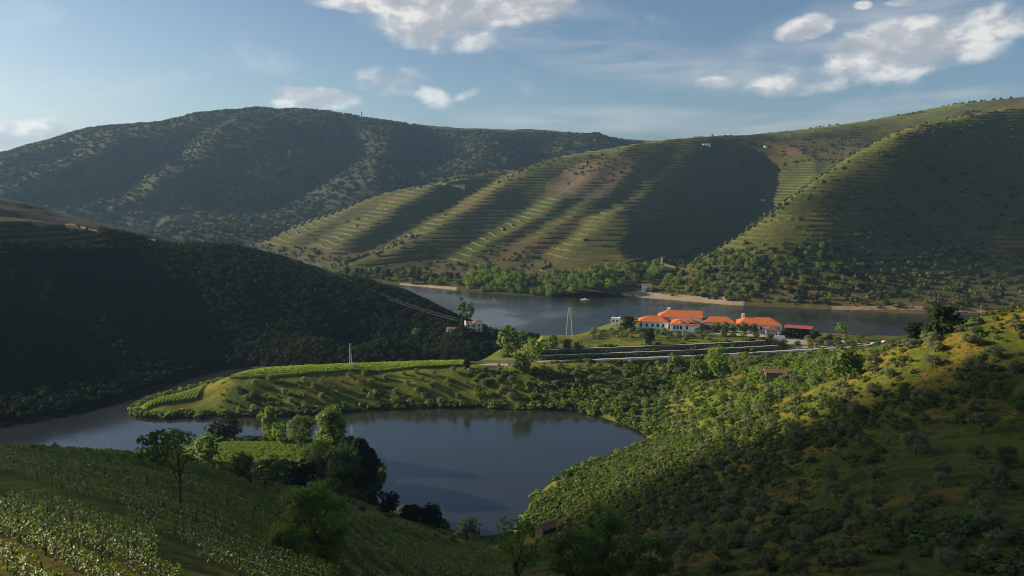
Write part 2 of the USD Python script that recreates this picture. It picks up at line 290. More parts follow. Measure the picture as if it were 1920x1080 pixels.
SPURS = [([(600, 205, 2262), (520, 262, 2120), (430, 330, 1925), (300, 378, 1800), (180, 425, 1690)], 46, 150), ([(500, 215, 2220), (420, 285, 2060), (330, 330, 1900)], 26, 110), ([(300, 235, 2150), (200, 300, 1950), (60, 350, 1800)], 34, 130), ([(450, 380, 1760), (380, 425, 1660), (330, 450, 1600)], 24, 90),
         ([(960, 246, 2320), (900, 292, 2090), (865, 345, 1930)], 40, 130), ([(760, 228, 2290), (720, 320, 2050), (690, 400, 1840)], 30, 130), ([(1140, 260, 2360), (1060, 300, 2150)], 26, 120), ([(100, 262, 2050), (-40, 330, 1850)], 24, 120)]
def h_far(x, y):
    z = far.base(x, y)
    wx, wy = x + fb(x, y, 260, 3, 43) * 150, y + fb(x, y, 260, 3, 44) * 150
    add = np.zeros_like(z)
    for line, A, wd in SPURS:
        q = np.array([P(*p)[:2] for p in line]); d = np.full(z.shape, 1e9); tt = np.zeros_like(z)
        for i in range(len(q) - 1):
            e = q[i + 1] - q[i]; t = np.clip(((wx - q[i][0]) * e[0] + (wy - q[i][1]) * e[1]) / (e @ e), 0, 1)
            di = np.hypot(wx - q[i][0] - t * e[0], wy - q[i][1] - t * e[1]); k = di < d; tt = np.where(k, (i + t) / (len(q) - 1), tt); d = np.minimum(d, di)
        add += A * np.clip(1 - d / wd, 0, 1) * smoothstep(0, 0.3, tt) - A * 0.35 * np.clip(1 - np.abs(d - wd * 1.1) / (wd * .6), 0, 1) * smoothstep(0, 0.3, tt)
    r = 1 - 2 * np.abs(meshkit.fbm(np.stack([(x * 0.8 + y * 0.6) / 420, (y * 0.8 - x * 0.6) / 900, np.full_like(x, 1.3)], -1), 4, 41) - 0.5) * 2
    return z + smoothstep(5, 80, z) * (r * 26 - 28 + fb(x, y, 130, 4, 42) * 22 + add - 28 * smoothstep(90, 200, z) * (1 - smoothstep(-250, 150, x)))
GRID = {}
def build_sheet(nm, hf, x0, x1, y0, y1, dx, dy, keep=-3.0):
    x = np.arange(x0, x1 + dx / 2, dx); y = np.arange(y0, y1 + dy / 2, dy)
    X, Y = np.meshgrid(x, y)
    Z = hf(X, Y)
    GRID[nm] = RegularGridInterpolator((y, x), Z, bounds_error=False, fill_value=-99)
    v = np.stack([X, Y, Z], -1).reshape(-1, 3)
    f = grid_faces(len(y), len(x))
    f = f[(Z.reshape(-1)[f] > keep).any(1)]
    u, inv = np.unique(f, return_inverse=True)
    return v[u], inv.reshape(f.shape)
def Hs(nm, x, y): return GRID[nm](np.stack([np.asarray(y, float), np.asarray(x, float)], -1))
def H(x, y):
    return np.max([Hs(k, x, y) for k in GRID], 0)
def visible(p, lift=2.0, names=('near_ground', 'left_hill', 'right_hill', 'vineyard_hill')):
    """Which of the points can be seen from the eye over the terrain."""
    p = np.asarray(p, float); ok = np.ones(len(p), bool)
    for t in np.linspace(0.04, 0.97, 90):
        q = EYE + (p + [0, 0, lift] - EYE) * t
        for n in names:
            ok &= Hs(n, q[:, 0], q[:, 1]) < q[:, 2] + 0.3
    return ok
def ground_hit(px, py, names, y0=25.0, y1=2600.0):
    """World points where the rays through photograph pixels first meet the terrain."""
    px, py = np.atleast_1d(np.asarray(px, float)), np.atleast_1d(np.asarray(py, float))
    d = FW + ((px - 960) / FPX)[:, None] * np.array([1.0, 0, 0]) + ((540 - py) / FPX)[:, None] * UP
    d = d / d[:, 1:2]
    ts = y0 * (y1 / y0) ** np.linspace(0, 1, 900)
    out = np.full((len(px), 3), np.nan)
    for i in range(len(px)):
        q = EYE + d[i] * ts[:, None]
        hit = np.max([Hs(n, q[:, 0], q[:, 1]) for n in names], 0) > q[:, 2]
        if hit.any():
            k = int(np.argmax(hit)); out[i] = q[k]
            out[i, 2] = max(float(Hs(n, [out[i, 0]], [out[i, 1]])[0]) for n in names)
    return out
# ------------------------------------------------------------------ materials
def principled(c, r=0.8, spec=0.25, **k):
    return {"p": ("principled_bsdf", {"base_color": c, "roughness": r, "specular_ior_level": spec, **k})}
def noisy(name, stops, scale, detail=6, r=0.9, bump=0.0, spec=0.15, stretch=(1, 1, 1), dist=0.3):
    n = {"g": ("geometry", {}), "m": ("mapping", {"scale": stretch}), "n": ("noise_texture", {"scale": scale, "detail": detail, "roughness": 0.62, "distortion": dist}), "r": ("rgb_ramp", {"ramp": stops})}
    n.update(principled((0.5, 0.5, 0.5), r, spec))
    l = [("g.position", "m.vector"), ("m.vector", "n.vector"), ("n.fac", "r.fac"), ("r.color", "p.base_color")]
    if bump:
        n["b"] = ("bump", {"strength": 0.8, "distance": bump}); l += [("n.fac", "b.height"), ("b.normal", "p.normal")]
    return mat(name, n, l)
def ground_mat(name, patches, fine, big_scale, fine_scale, bump, fine_amt=0.6, soil=None):
    n = {"g": ("geometry", {}),
         "n1": ("noise_texture", {"scale": big_scale, "detail": 5, "roughness": 0.6, "distortion": 0.6}), "r1": ("rgb_ramp", {"ramp": patches}),
         "n2": ("noise_texture", {"scale": fine_scale, "detail": 6, "roughness": 0.7}), "r2": ("rgb_ramp", {"ramp": fine}),
         "mx": ("mix_color", {"blend_type": "multiply", "fac": fine_amt}), "b": ("bump", {"strength": 0.9, "distance": bump})}
    n.update(principled((0.1, 0.1, 0.1), 0.95, 0.1))
    l = [("g.position", "n1.vector"), ("g.position", "n2.vector"), ("n1.fac", "r1.fac"), ("n2.fac", "r2.fac"), ("r1.color", "mx.a"), ("r2.color", "mx.b"), ("mx.result", "p.base_color"), ("n2.fac", "b.height"), ("b.normal", "p.normal")]
    if soil:
        n['at'] = ('attribute', {'attribute': 'dry'}); n['sm'] = ('mix_color', {'b': soil}); l.remove(('r1.color', 'mx.a')); l += [('at.fac', 'sm.fac'), ('r1.color', 'sm.a'), ('sm.result', 'mx.a')]
    return mat(name, n, l)
GRAY = [(0.3, (0.35, 0.35, 0.35)), (0.5, (0.8, 0.8, 0.8)), (0.68, (1.3, 1.25, 1.1))]
M_ = {}
def meadow():
    n = {"g": ("geometry", {}), "n1": ("noise_texture", {"scale": 0.03, "detail": 6, "roughness": 0.62, "distortion": 0.7}), "n2": ("noise_texture", {"scale": 0.5, "detail": 7, "roughness": 0.72}),
         "at": ("attribute", {"attribute": "dry"}), "f": ("math", {"math_type": "multiply_add", "value2": 0.55}), "wet": ("rgb_ramp", {"ramp": [(0.34, (0.03, 0.045, 0.008)), (0.46, (0.075, 0.10, 0.012)), (0.55, (0.15, 0.15, 0.018)), (0.66, (0.08, 0.10, 0.014))]}),
         "dryr": ("rgb_ramp", {"ramp": [(0.34, (0.03, 0.036, 0.006)), (0.44, (0.085, 0.095, 0.012)), (0.5, (0.05, 0.07, 0.008)), (0.58, (0.14, 0.105, 0.016)), (0.66, (0.06, 0.065, 0.01)), (0.76, (0.15, 0.08, 0.03))]}),
         "m1": ("mix_color", {"blend_type": "mix"}), "r2": ("rgb_ramp", {"ramp": GRAY}), "mx": ("mix_color", {"blend_type": "multiply", "fac": 0.65}), "b": ("bump", {"strength": 0.9, "distance": 0.5})}
    n.update(principled((0.1, 0.1, 0.1), 0.95, 0.1))
    return mat('meadow_ground', n, [("g.position", "n1.vector"), ("g.position", "n2.vector"), ("n1.fac", "wet.fac"), ("n1.fac", "dryr.fac"), ("wet.color", "m1.a"), ("dryr.color", "m1.b"), ("at.fac", "m1.fac"), ("n2.fac", "r2.fac"), ("m1.result", "mx.a"), ("r2.color", "mx.b"), ("mx.result", "p.base_color"), ("n2.fac", "b.height"), ("b.normal", "p.normal")])
M_['near'] = meadow()
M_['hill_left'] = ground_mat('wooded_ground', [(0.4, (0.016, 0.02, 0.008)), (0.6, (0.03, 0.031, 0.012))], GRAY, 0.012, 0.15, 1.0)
M_['hill_vine'] = ground_mat('vineyard_ground', [(0.36, (0.026, 0.034, 0.006)), (0.48, (0.044, 0.045, 0.009)), (0.58, (0.062, 0.05, 0.013)), (0.68, (0.085, 0.052, 0.026))], GRAY, 0.007, 0.09, 1.0, 0.5, (0.085, 0.064, 0.04))
M_['hill_right'] = ground_mat('terrace_ground', [(0.38, (0.034, 0.042, 0.008)), (0.5, (0.055, 0.056, 0.013)), (0.62, (0.09, 0.062, 0.024))], GRAY, 0.01, 0.12, 1.0, 0.5)
M_['far'] = ground_mat('mountain_ground', [(0.4, (0.022, 0.028, 0.016)), (0.55, (0.035, 0.038, 0.022)), (0.66, (0.042, 0.04, 0.022))], GRAY, 0.004, 0.03, 3.0)
def water_mat():
    n = {"g": ("geometry", {}), "n": ("noise_texture", {"scale": 0.35, "detail": 4, "roughness": 0.6, "distortion": 0.4}), "m": ("mapping", {"scale": (0.7, 1.6, 1)}),
         "n2": ("noise_texture", {"scale": 0.012, "detail": 4, "roughness": 0.55}), "rr": ("map_range", {"from_min": 0.35, "from_max": 0.65, "to_min": 0.05, "to_max": 0.15, "clamp": True}),
         "s": ("separate_xyz", {}), "wy": ("map_range", {"from_min": 500.0, "from_max": 640.0, "to_min": 0.03, "to_max": 0.5, "clamp": True}), "wn": ("map_range", {"from_min": 0.42, "from_max": 0.62, "to_min": 0.35, "to_max": 1.6, "clamp": True}), "wm": ("math", {"math_type": "multiply"}), "b": ("bump", {"strength": 0.6, "distance": 0.05}), "p": ("principled_bsdf", {"base_color": (0.014, 0.016, 0.014), "roughness": 0.1, "ior": 1.7, "specular_ior_level": 0.5})}
    return mat('river_water', n, [("g.position", "m.vector"), ("m.vector", "n.vector"), ("g.position", "n2.vector"), ("n2.fac", "rr.value"), ("rr.result", "p.roughness"), ("g.position", "s.vector"), ("s.y", "wy.value"), ("n2.fac", "wn.value"), ("wy.result", "wm.value1"), ("wn.result", "wm.value2"), ("wm.value", "b.distance"), ("n.fac", "b.height"), ("b.normal", "p.normal")])
M_['water'] = water_mat()
def leaf_mat(name, dark, light, trans=0.35, rough=0.55, spec=0.25):
    """Leaves: tone varies from leaf to leaf and from tree to tree, light passes through."""
    tl = tuple(min(1, a * b) for a, b in zip(light, (1.25, 1.5, 0.7)))
    n = {"g": ("geometry", {}), "o": ("object_info", {}), "a": ("math", {"math_type": "multiply_add", "value2": 0.55, "value3": 0.0}), "c": ("math", {"math_type": "multiply_add", "value2": 0.45}),
         "r": ("rgb_ramp", {"ramp": [(0.0, dark), (1.0, light)]}),
         "p": ("principled_bsdf", {"roughness": rough, "specular_ior_level": spec}), "t": ("translucent_bsdf", {"color": tl}), "x": ("mix_closure", {"fac": trans})}
    l = [("g.random_per_island", "a.value1"), ("o.random", "c.value1"), ("a.value", "c.value3"), ("c.value", "r.fac"), ("r.color", "p.base_color"), ("p.BSDF", "x.closure1"), ("t.BSDF", "x.closure2")]
    return mat(name, n, l, surface="x.closure")
M_['olive'] = leaf_mat('olive_leaves', (0.07, 0.08, 0.035), (0.20, 0.215, 0.115), 0.3, 0.5)
M_['green'] = leaf_mat('broad_leaves', (0.035, 0.06, 0.008), (0.10, 0.15, 0.018), 0.4)
M_['bright'] = leaf_mat('poplar_leaves', (0.08, 0.125, 0.012), (0.17, 0.23, 0.03), 0.45)
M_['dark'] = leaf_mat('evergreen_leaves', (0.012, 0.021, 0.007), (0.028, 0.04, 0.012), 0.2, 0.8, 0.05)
M_['vine'] = leaf_mat('vine_leaves', (0.07, 0.11, 0.01), (0.15, 0.19, 0.026), 0.45, 0.45, 0.4)
M_['young_vine'] = leaf_mat('young_vine_leaves', (0.13, 0.18, 0.012), (0.26, 0.31, 0.035), 0.45, 0.4, 0.5)
M_['scrub'] = leaf_mat('scrub_leaves', (0.04, 0.05, 0.01), (0.115, 0.12, 0.026), 0.3)
M_['bark'] = noisy('bark', [(0.3, (0.03, 0.024, 0.018)), (0.7, (0.10, 0.085, 0.07))], 3.0)
M_['white_wall'] = noisy('white_plaster', [(0.3, (0.74, 0.74, 0.73)), (0.7, (0.86, 0.86, 0.85))], 0.6, r=0.85)
M_['ochre_wall'] = noisy('ochre_plaster', [(0.3, (0.42, 0.34, 0.22)), (0.5, (0.58, 0.48, 0.32)), (0.7, (0.66, 0.58, 0.42))], 0.5, r=0.9)
def tile_mat(name, a, b):
    n = {"g": ("geometry", {}), "w": ("wave_texture", {"scale": 1.1, "distortion": 0.6, "bands_direction": "x"}), "n": ("noise_texture", {"scale": 0.9, "detail": 6, "roughness": 0.7}), "r": ("rgb_ramp", {"ramp": [(0.3, a), (0.7, b)]}), "b": ("bump", {"strength": 0.5, "distance": 0.08})}
    n.update(principled((0.5, 0.2, 0.1), 0.8, 0.2))
    return mat(name, n, [("g.position", "w.vector"), ("g.position", "n.vector"), ("n.fac", "r.fac"), ("r.color", "p.base_color"), ("w.fac", "b.height"), ("b.normal", "p.normal")])
M_['tiles'] = tile_mat('orange_roof_tiles', (0.33, 0.08, 0.026), (0.50, 0.145, 0.046))
M_['brown_tiles'] = tile_mat('brown_roof_tiles', (0.11, 0.06, 0.04), (0.20, 0.105, 0.07))
M_['maroon'] = noisy('maroon_sheet', [(0.3, (0.22, 0.06, 0.05)), (0.7, (0.30, 0.09, 0.08))], 0.5)
M_['stone'] = noisy('schist_wall', [(0.3, (0.065, 0.056, 0.042)), (0.5, (0.125, 0.106, 0.08)), (0.7, (0.19, 0.165, 0.125))], 0.9, bump=0.2)
M_['pale_stone'] = noisy('pale_parapet', [(0.3, (0.62, 0.57, 0.52)), (0.7, (0.8, 0.74, 0.68))], 0.7)
M_['gravel'] = noisy('gravel', [(0.3, (0.22, 0.19, 0.15)), (0.7, (0.34, 0.30, 0.24))], 0.8)
M_['asphalt'] = noisy('asphalt', [(0.3, (0.05, 0.05, 0.05)), (0.7, (0.09, 0.088, 0.085))], 0.6)
M_['sand'] = noisy('river_sand', [(0.3, (0.17, 0.135, 0.09)), (0.7, (0.28, 0.225, 0.155))], 0.2)
M_['glass'] = mat('dark_pane', principled((0.015, 0.018, 0.022), 0.15, 0.5), [])
M_['frame'] = mat('grey_frame', principled((0.30, 0.33, 0.38), 0.6), [])
M_['iron'] = mat('galvanised_steel', principled((0.33, 0.34, 0.33), 0.5, 0.5, metallic=0.2), [])
M_['wood'] = noisy('weathered_wood', [(0.3, (0.05, 0.042, 0.035)), (0.7, (0.12, 0.10, 0.085))], 4.0)
M_['dark_wall'] = mat('dark_masonry', principled((0.06, 0.05, 0.045), 0.9), [])
M_['tyre'] = mat('rubber', principled((0.015, 0.015, 0.015), 0.8), [])
M_['white_paint'] = mat('white_paint', principled((0.75, 0.75, 0.74), 0.4, 0.5), [])
M_['soil'] = noisy('bare_soil', [(0.3, (0.13, 0.09, 0.055)), (0.7, (0.22, 0.15, 0.09))], 0.1)
M_['grass'] = leaf_mat('grass_blades', (0.05, 0.06, 0.014), (0.13, 0.12, 0.03), 0.3)
def car_paint(name, c): return mat(name, principled(c, 0.3, 0.5, coat_weight=0.6), [])
M_['car_dark'], M_['car_silver'], M_['car_white'] = car_paint('dark_car_paint', (0.02, 0.022, 0.028)), car_paint('silver_car_paint', (0.4, 0.41, 0.42)), car_paint('white_car_paint', (0.75, 0.75, 0.75))
# ------------------------------------------------------------------ setting: terrain, water, haze, clouds
SHEETS = [('near_ground', h_near, (-340, 420, -60, 690, 2, 2), 'near'), ('left_hill', h_left, (-1120, 20, 376, 1100, 4, 4), 'hill_left'), ('vineyard_hill', h_vine, (-560, 1400, 836, 2120, 5, 3), 'hill_vine'),
          ('right_hill', h_right, (130, 1150, 690, 1500, 4, 2.5), 'hill_right'), ('mountain', h_far, (-2000, 2200, 1290, 3000, 10, 10), 'far')]
LABELS = {'near_ground': 'grassy hillside that falls to the pond and the road', 'left_hill': 'dark wooded hill on the left above the inlet', 'vineyard_hill': 'terraced vineyard hill with ribs across the river', 'right_hill': 'steep terraced hill on the right above the river', 'mountain': 'hazy dark mountain with a tree-lined crest'}
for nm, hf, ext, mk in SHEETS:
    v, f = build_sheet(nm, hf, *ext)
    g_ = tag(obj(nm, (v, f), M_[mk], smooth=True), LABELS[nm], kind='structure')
    if nm == 'vineyard_hill':
        q_ = proj(v); e_ = fb(v[:, 0], v[:, 1], 40, 2, 72) * 26
        import shapely
        bare = shapely.contains_xy(shapely.Polygon([(1012, 352), (1040, 335), (1088, 302), (1146, 304), (1160, 335), (1140, 366), (1085, 372), (1060, 358)]), q_[:, 0] + e_, q_[:, 1] + e_ * .4)
        UsdGeom.PrimvarsAPI(g_).CreatePrimvar('dry', Sdf.ValueTypeNames.FloatArray, 'vertex').Set(Vt.FloatArray.FromNumpy((bare * np.clip(0.75 + 2.5 * fb(v[:, 0], v[:, 1], 25, 3, 73), 0, 1)).astype(np.float32)))
    if nm == 'near_ground':
        dry = smoothstep(-0.12, 0.12, fb(v[:, 0], v[:, 1], 70, 3, 71) + smoothstep(50, 110, v[:, 0] - (v[:, 1] - 330) * 0.45) * 0.5 - 0.25 + 0.25 * smoothstep(-130, -175, v[:, 0]) * smoothstep(430, 440, v[:, 1]) + 0.22 * smoothstep(10, -20, v[:, 0]) * smoothstep(250, 200, v[:, 1]))
        UsdGeom.PrimvarsAPI(g_).CreatePrimvar('dry', Sdf.ValueTypeNames.FloatArray, 'vertex').Set(Vt.FloatArray.FromNumpy(dry.astype(np.float32)))
wv = np.array([[-2500, 100, 0], [2500, 100, 0], [2500, 3000, 0], [-2500, 3000, 0]], float)
tag(obj('water', (wv, np.array([[0, 1, 2, 3]])), M_['water']), 'calm river and pond water', kind='structure')
def cloud_mesh(blobs):
    import manifold3d as m3
    m = m3.Manifold.batch_boolean([m3.Manifold.sphere(b[3], 24).translate(tuple(map(float, b[:3]))) for b in blobs], m3.OpType.Add).to_mesh()
    return m.vert_properties[:, :3], m.tri_verts
# cumulus drifting over the valley outside the frame, towards the sun; they shade the near slopes
def strip(pts, r, n, seed, top=900.0):
    r_ = np.random.default_rng(seed); out = []
    pts = np.array(pts, float); cum = np.r_[0, np.cumsum(np.linalg.norm(np.diff(pts, axis=0), axis=1))]
    for d in np.linspace(0, cum[-1], n):
        p = np.array([np.interp(d, cum, pts[:, i]) for i in range(3)])
        c = p + SUN * (top - p[2]) / SUN[2]
        out.append((c[0], c[1], c[2], r * r_.uniform(0.8, 1.15)))
    return out
usdkit.material(stage, '/World/Looks/cloud', {"v": ("principled_volume", {"color": (0.98, 0.98, 0.98), "density": 0.0055, "anisotropy": 0.4})}, [], volume="v.volume")
def shade(blobs, seed, top=900.0):
    r_ = np.random.default_rng(seed)
    return [(*(np.array([x, y, z]) + SUN * (top + r_.uniform(-20, 30) - z) / SUN[2]), r) for x, y, z, r in blobs]
r_ = np.random.default_rng(9)
row = [(x, (151 - .242 * x) / .97 + r_.uniform(-3, 3), 10, r_.uniform(113, 119)) for x in np.arange(-420, 560, 42.0)]
tag(obj('cloud', cloud_mesh(shade(row, 5)), '/World/Looks/cloud'), kind='stuff')
tag(obj('cloud', cloud_mesh(shade([(680, 940, 60, 115), (640, 850, 40, 75), (760, 890, 40, 110), (820, 1000, 60, 100)], 6)), '/World/Looks/cloud'), kind='stuff')
hz = trimesh.creation.box([9000, 9000, 640]); hz.apply_translation([0, 2000, 280])
usdkit.material(stage, '/World/Looks/haze', {"v": ("principled_volume", {"color": (0.40, 0.66, 1.0), "density": 0.44e-4, "anisotropy": 0.2})}, [], volume="v.volume")
tag(obj('haze', hz, '/World/Looks/haze'), kind='stuff')
# ------------------------------------------------------------------ plants: prototypes
PROTO = stage.CreateClassPrim('/World/Prototypes')
def leaf_quads(c, nrm, size, r_, aspect=1.6, jitter=0.35):
    """One folded diamond per leaf (clump) at the points c, facing nrm."""
    n = len(c)
    nrm = nrm + r_.normal(0, jitter, (n, 3)); nrm /= np.linalg.norm(nrm, axis=1, keepdims=True) + 1e-9
    a = np.cross(nrm, r_.normal(0, 1, (n, 3))); a /= np.linalg.norm(a, axis=1, keepdims=True) + 1e-9
    b = np.cross(nrm, a)
    s = (np.broadcast_to(size, n) * r_.uniform(0.7, 1.3, n))[:, None]
    v = np.stack([c - a * s * aspect * 0.5, c + b * s * 0.5 + nrm * s * 0.12, c + a * s * aspect * 0.5, c - b * s * 0.5 + nrm * s * 0.12], 1).reshape(-1, 3)
    i = np.arange(n)[:, None] * 4
    return v, np.concatenate([i + [0, 1, 2], i + [0, 2, 3]], 0)
def tube(path, radii, sides=6):
    path = np.asarray(path, float); n = len(path)
    t = np.gradient(path, axis=0); t /= np.linalg.norm(t, axis=1, keepdims=True) + 1e-9
    ref = np.where(np.abs(t[:, 2:3]) > 0.9, [[1.0, 0, 0]], [[0, 0, 1.0]])
    a = np.cross(t, ref); a /= np.linalg.norm(a, axis=1, keepdims=True); b = np.cross(t, a)
    ang = np.linspace(0, 2 * np.pi, sides, endpoint=False)
    v = path[:, None] + (a[:, None] * np.cos(ang)[None, :, None] + b[:, None] * np.sin(ang)[None, :, None]) * np.asarray(radii, float)[:, None, None]
    f = []
    for i in range(n - 1):
        for j in range(sides):
            k = (j + 1) % sides
            f += [[i * sides + j, i * sides + k, (i + 1) * sides + k], [i * sides + j, (i + 1) * sides + k, (i + 1) * sides + j]]
    v = np.vstack([v.reshape(-1, 3), path[-1:]]); top = len(v) - 1
    f += [[(n - 1) * sides + j, (n - 1) * sides + (j + 1) % sides, top] for j in range(sides)]
    return v, np.array(f)
def join(ms):
    vs, fs, k = [], [], 0
    for v, f in ms:
        f = np.asarray(f)
        if f.shape[1] == 4: f = np.vstack([f[:, [0, 1, 2]], f[:, [0, 2, 3]]])
        vs.append(np.asarray(v, float)); fs.append(f + k); k += len(v)
    return np.vstack(vs), np.vstack(fs)
def tree_shape(seed, h, crown_r, crown_h, base, clumps, clump_r, leaves, leaf, trunk_r, lean=0.1, limbs=5, flat_top=0.0, fill=0.55, plume=False, sparse=0.0):
    """(trunk mesh, crown mesh) of a tree with its foot at the origin. base: height where the crown starts."""
    r_ = np.random.default_rng(seed)
    cs, rs = [], []
    for k in range(clumps):
        t = (k + 0.5) / clumps
        z = -1 + 2 * t; ph = k * 2.39996 + r_.uniform(-0.4, 0.4); rad = np.sqrt(max(0.0, 1 - z * z)) * (r_.uniform(0.45, 1.0) if fill < 1 else 1)
        if plume: rad *= 1 - 0.35 * max(z, 0)
        x, y = rad * np.cos(ph) * crown_r, rad * np.sin(ph) * crown_r
        zz = base + crown_h * (0.5 + 0.5 * z) * (1 - flat_top * 0.3 * rad)
        cs.append([x + r_.normal(0, 0.08) * crown_r, y + r_.normal(0, 0.08) * crown_r, zz + r_.normal(0, 0.05) * crown_h]); rs.append(clump_r * r_.uniform(0.65, 1.25))
    cs, rs = np.array(cs), np.array(rs)
    w = rs ** 2; w = w / w.sum()
    which = r_.choice(clumps, leaves, p=w)
    d = r_.normal(0, 1, (leaves, 3)); d /= np.linalg.norm(d, axis=1, keepdims=True); d[:, 2] *= 0.85
    rr = r_.uniform(fill, 1.05, leaves) ** 0.7
    stretch = np.array([1, 1, 1.6 if plume else 0.85])
    p = cs[which] + d * (rs[which] * rr)[:, None] * stretch
    axis = np.array([0, 0, base + crown_h * 0.45])
    out = p - axis; out /= np.linalg.norm(out, axis=1, keepdims=True) + 1e-9
    crown = leaf_quads(p, d * 0.7 + out * 0.5 + [0, 0, 0.25], leaf, r_)
    top = np.array([r_.normal(0, lean) * h, r_.normal(0, lean) * h, base + crown_h * (0.75 if plume else 0.45)])
    path = np.array([[0, 0, -0.35], [top[0] * 0.15, top[1] * 0.15, base * 0.5], [top[0] * 0.5, top[1] * 0.5, base + crown_h * 0.12], top])
    ms = [tube(path, [trunk_r * 1.35, trunk_r, trunk_r * 0.75, trunk_r * 0.25], 7)]
    for k in r_.choice(clumps, min(limbs, clumps), replace=False):
        s = path[1] * (1 - r_.uniform(0.3, 1)) + path[2] * 1.0 * r_.uniform(0.4, 0.9); s = path[1] + (path[2] - path[1]) * r_.uniform(0.2, 1)
        e = cs[k]; mid = (s + e) / 2 + [0, 0, 0.08 * h]
        ms.append(tube([s, mid, e], [trunk_r * 0.5, trunk_r * 0.33, trunk_r * 0.12], 5))
    return join(ms), crown
def tree_proto(name, leafm, *a, **k):
    x = UsdGeom.Xform.Define(stage, f'/World/Prototypes/{name}')
    trunk, crown = tree_shape(*a, **k)
    usdkit.mesh(stage, f'/World/Prototypes/{name}/crown', crown, M_[leafm])
    if k.get('limbs', 5): usdkit.mesh(stage, f'/World/Prototypes/{name}/trunk', trunk, M_['bark'], smooth=True)
    return f'/World/Prototypes/{name}'
def kinds(n, name, leafm, *a, **k): return [tree_proto(f'{name}_{i}', leafm, 100 + i * 17 + len(name), *a, **k) for i in range(n)]
# every prototype is about the size of the real plant; (path list, nominal height)
S = {}
S['olive_near'] = (kinds(4, 'olive_near', 'olive', 4.2, 2.1, 2.3, 1.7, 15, 0.95, 2200, 0.20, 0.16, lean=0.07, limbs=8, flat_top=0.5, fill=0.3), 4.2)
S['olive_far'] = (kinds(3, 'olive_far', 'olive', 4.2, 2.1, 2.9, 1.0, 11, 1.05, 420, 0.42, 0.16, limbs=4, fill=0.5), 4.2)
S['round_near'] = (kinds(3, 'round_near', 'green', 9, 3.9, 6.8, 1.9, 26, 1.6, 4200, 0.30, 0.28, limbs=8, fill=0.4), 9)
S['round_far'] = (kinds(4, 'round_far', 'green', 8, 3.6, 6.6, 1.2, 16, 1.7, 520, 0.75, 0.28, limbs=3, fill=0.5), 8)
S['bright_far'] = (kinds(3, 'bright_far', 'bright', 8, 3.4, 6.6, 1.2, 16, 1.6, 560, 0.65, 0.26, limbs=3, fill=0.5), 8)
S['dark_far'] = (kinds(3, 'dark_far', 'dark', 8, 3.4, 7.0, 0.8, 16, 1.7, 620, 0.75, 0.26, limbs=3, fill=0.5), 8)
S['poplar'] = (kinds(3, 'poplar', 'bright', 15, 3.3, 12.5, 2.2, 34, 1.25, 4200, 0.42, 0.3, lean=0.02, limbs=12, plume=True, fill=0.35), 15)
S['shrub'] = (kinds(3, 'shrub', 'scrub', 2.4, 1.7, 2.2, 0.1, 9, 0.9, 300, 0.42, 0.07, limbs=3, fill=0.4), 2.4)
S['shrub_green'] = (kinds(3, 'shrub_green', 'green', 2.4, 1.7, 2.2, 0.1, 9, 0.9, 300, 0.42, 0.07, limbs=3, fill=0.4), 2.4)
S['tuft'] = (kinds(3, 'tuft', 'grass', 0.5, 0.8, 0.35, 0.0, 9, 0.3, 70, 0.16, 0.02, limbs=0, fill=0.2), 0.5)
S['bush'] = (kinds(3, 'bush', 'scrub', 2.4, 1.7, 2.2, 0.1, 8, 0.9, 95, 0.72, 0.07, limbs=0, fill=0.45), 2.4)
S['bush_green'] = (kinds(3, 'bush_green', 'green', 2.4, 1.7, 2.2, 0.1, 8, 0.9, 95, 0.72, 0.07, limbs=0, fill=0.45), 2.4)
S['gum'] = (kinds(2, 'gum', 'green', 20, 3.6, 11, 8.5, 11, 2.0, 900, 0.7, 0.35, lean=0.06, limbs=8, fill=0.4), 20)
S['pine'] = (kinds(2, 'pine', 'dark', 11, 3.2, 6.5, 3.6, 10, 1.5, 260, 0.9, 0.25, lean=0.03, limbs=4, fill=0.5), 11)

# ------------------------------------------------------------------ plants: single trees, each its own object
ORD = 'first second third fourth fifth sixth seventh eighth ninth tenth eleventh twelfth thirteenth fourteenth fifteenth sixteenth seventeenth eighteenth nineteenth'.split()
TENS = {20: 'twent', 30: 'thirt', 40: 'fort', 50: 'fift', 60: 'sixt', 70: 'sevent', 80: 'eight', 90: 'ninet'}
def ordinal(n):
    if n > 99: return f'{n}th'
    if n <= 19: return ORD[n - 1]
    t, u = n // 10 * 10, n % 10
    return TENS[t] + ('ieth' if u == 0 else 'y-' + ORD[u - 1])
TAKEN = []
def plant(name, kind, p, h, label, cat, group=None, wide=1.0, seed=None, sink=0.05):
    """One plant with its foot at p: an instanceable Xform directly under /World."""
    paths, nominal = S[kind]
    r_ = np.random.default_rng(seed if seed is not None else abs(hash((round(p[0], 2), round(p[1], 2)))) % 2**32)
    x = UsdGeom.Xform.Define(stage, '/World/' + numbered(name))
    s = h / nominal
    x.AddTranslateOp().Set(Gf.Vec3d(float(p[0]), float(p[1]), float(p[2]) - sink * s))
    x.AddRotateZOp().Set(float(r_.uniform(0, 360)))
    x.AddScaleOp().Set(Gf.Vec3f(s * wide, s * wide, s))
    pr = x.GetPrim()
    pr.GetReferences().AddInternalReference(paths[int(r_.integers(len(paths)))])
    pr.SetInstanceable(True)
    TAKEN.append((p[0], p[1]))
    return tag(x, label, cat, group)
def foot(px, py, names=('near_ground',), y0=25.0):
    return ground_hit([px], [py], names, y0)[0]
def in_poly(px, py, poly):
    import shapely
    return shapely.contains_xy(shapely.Polygon(poly), px, py)
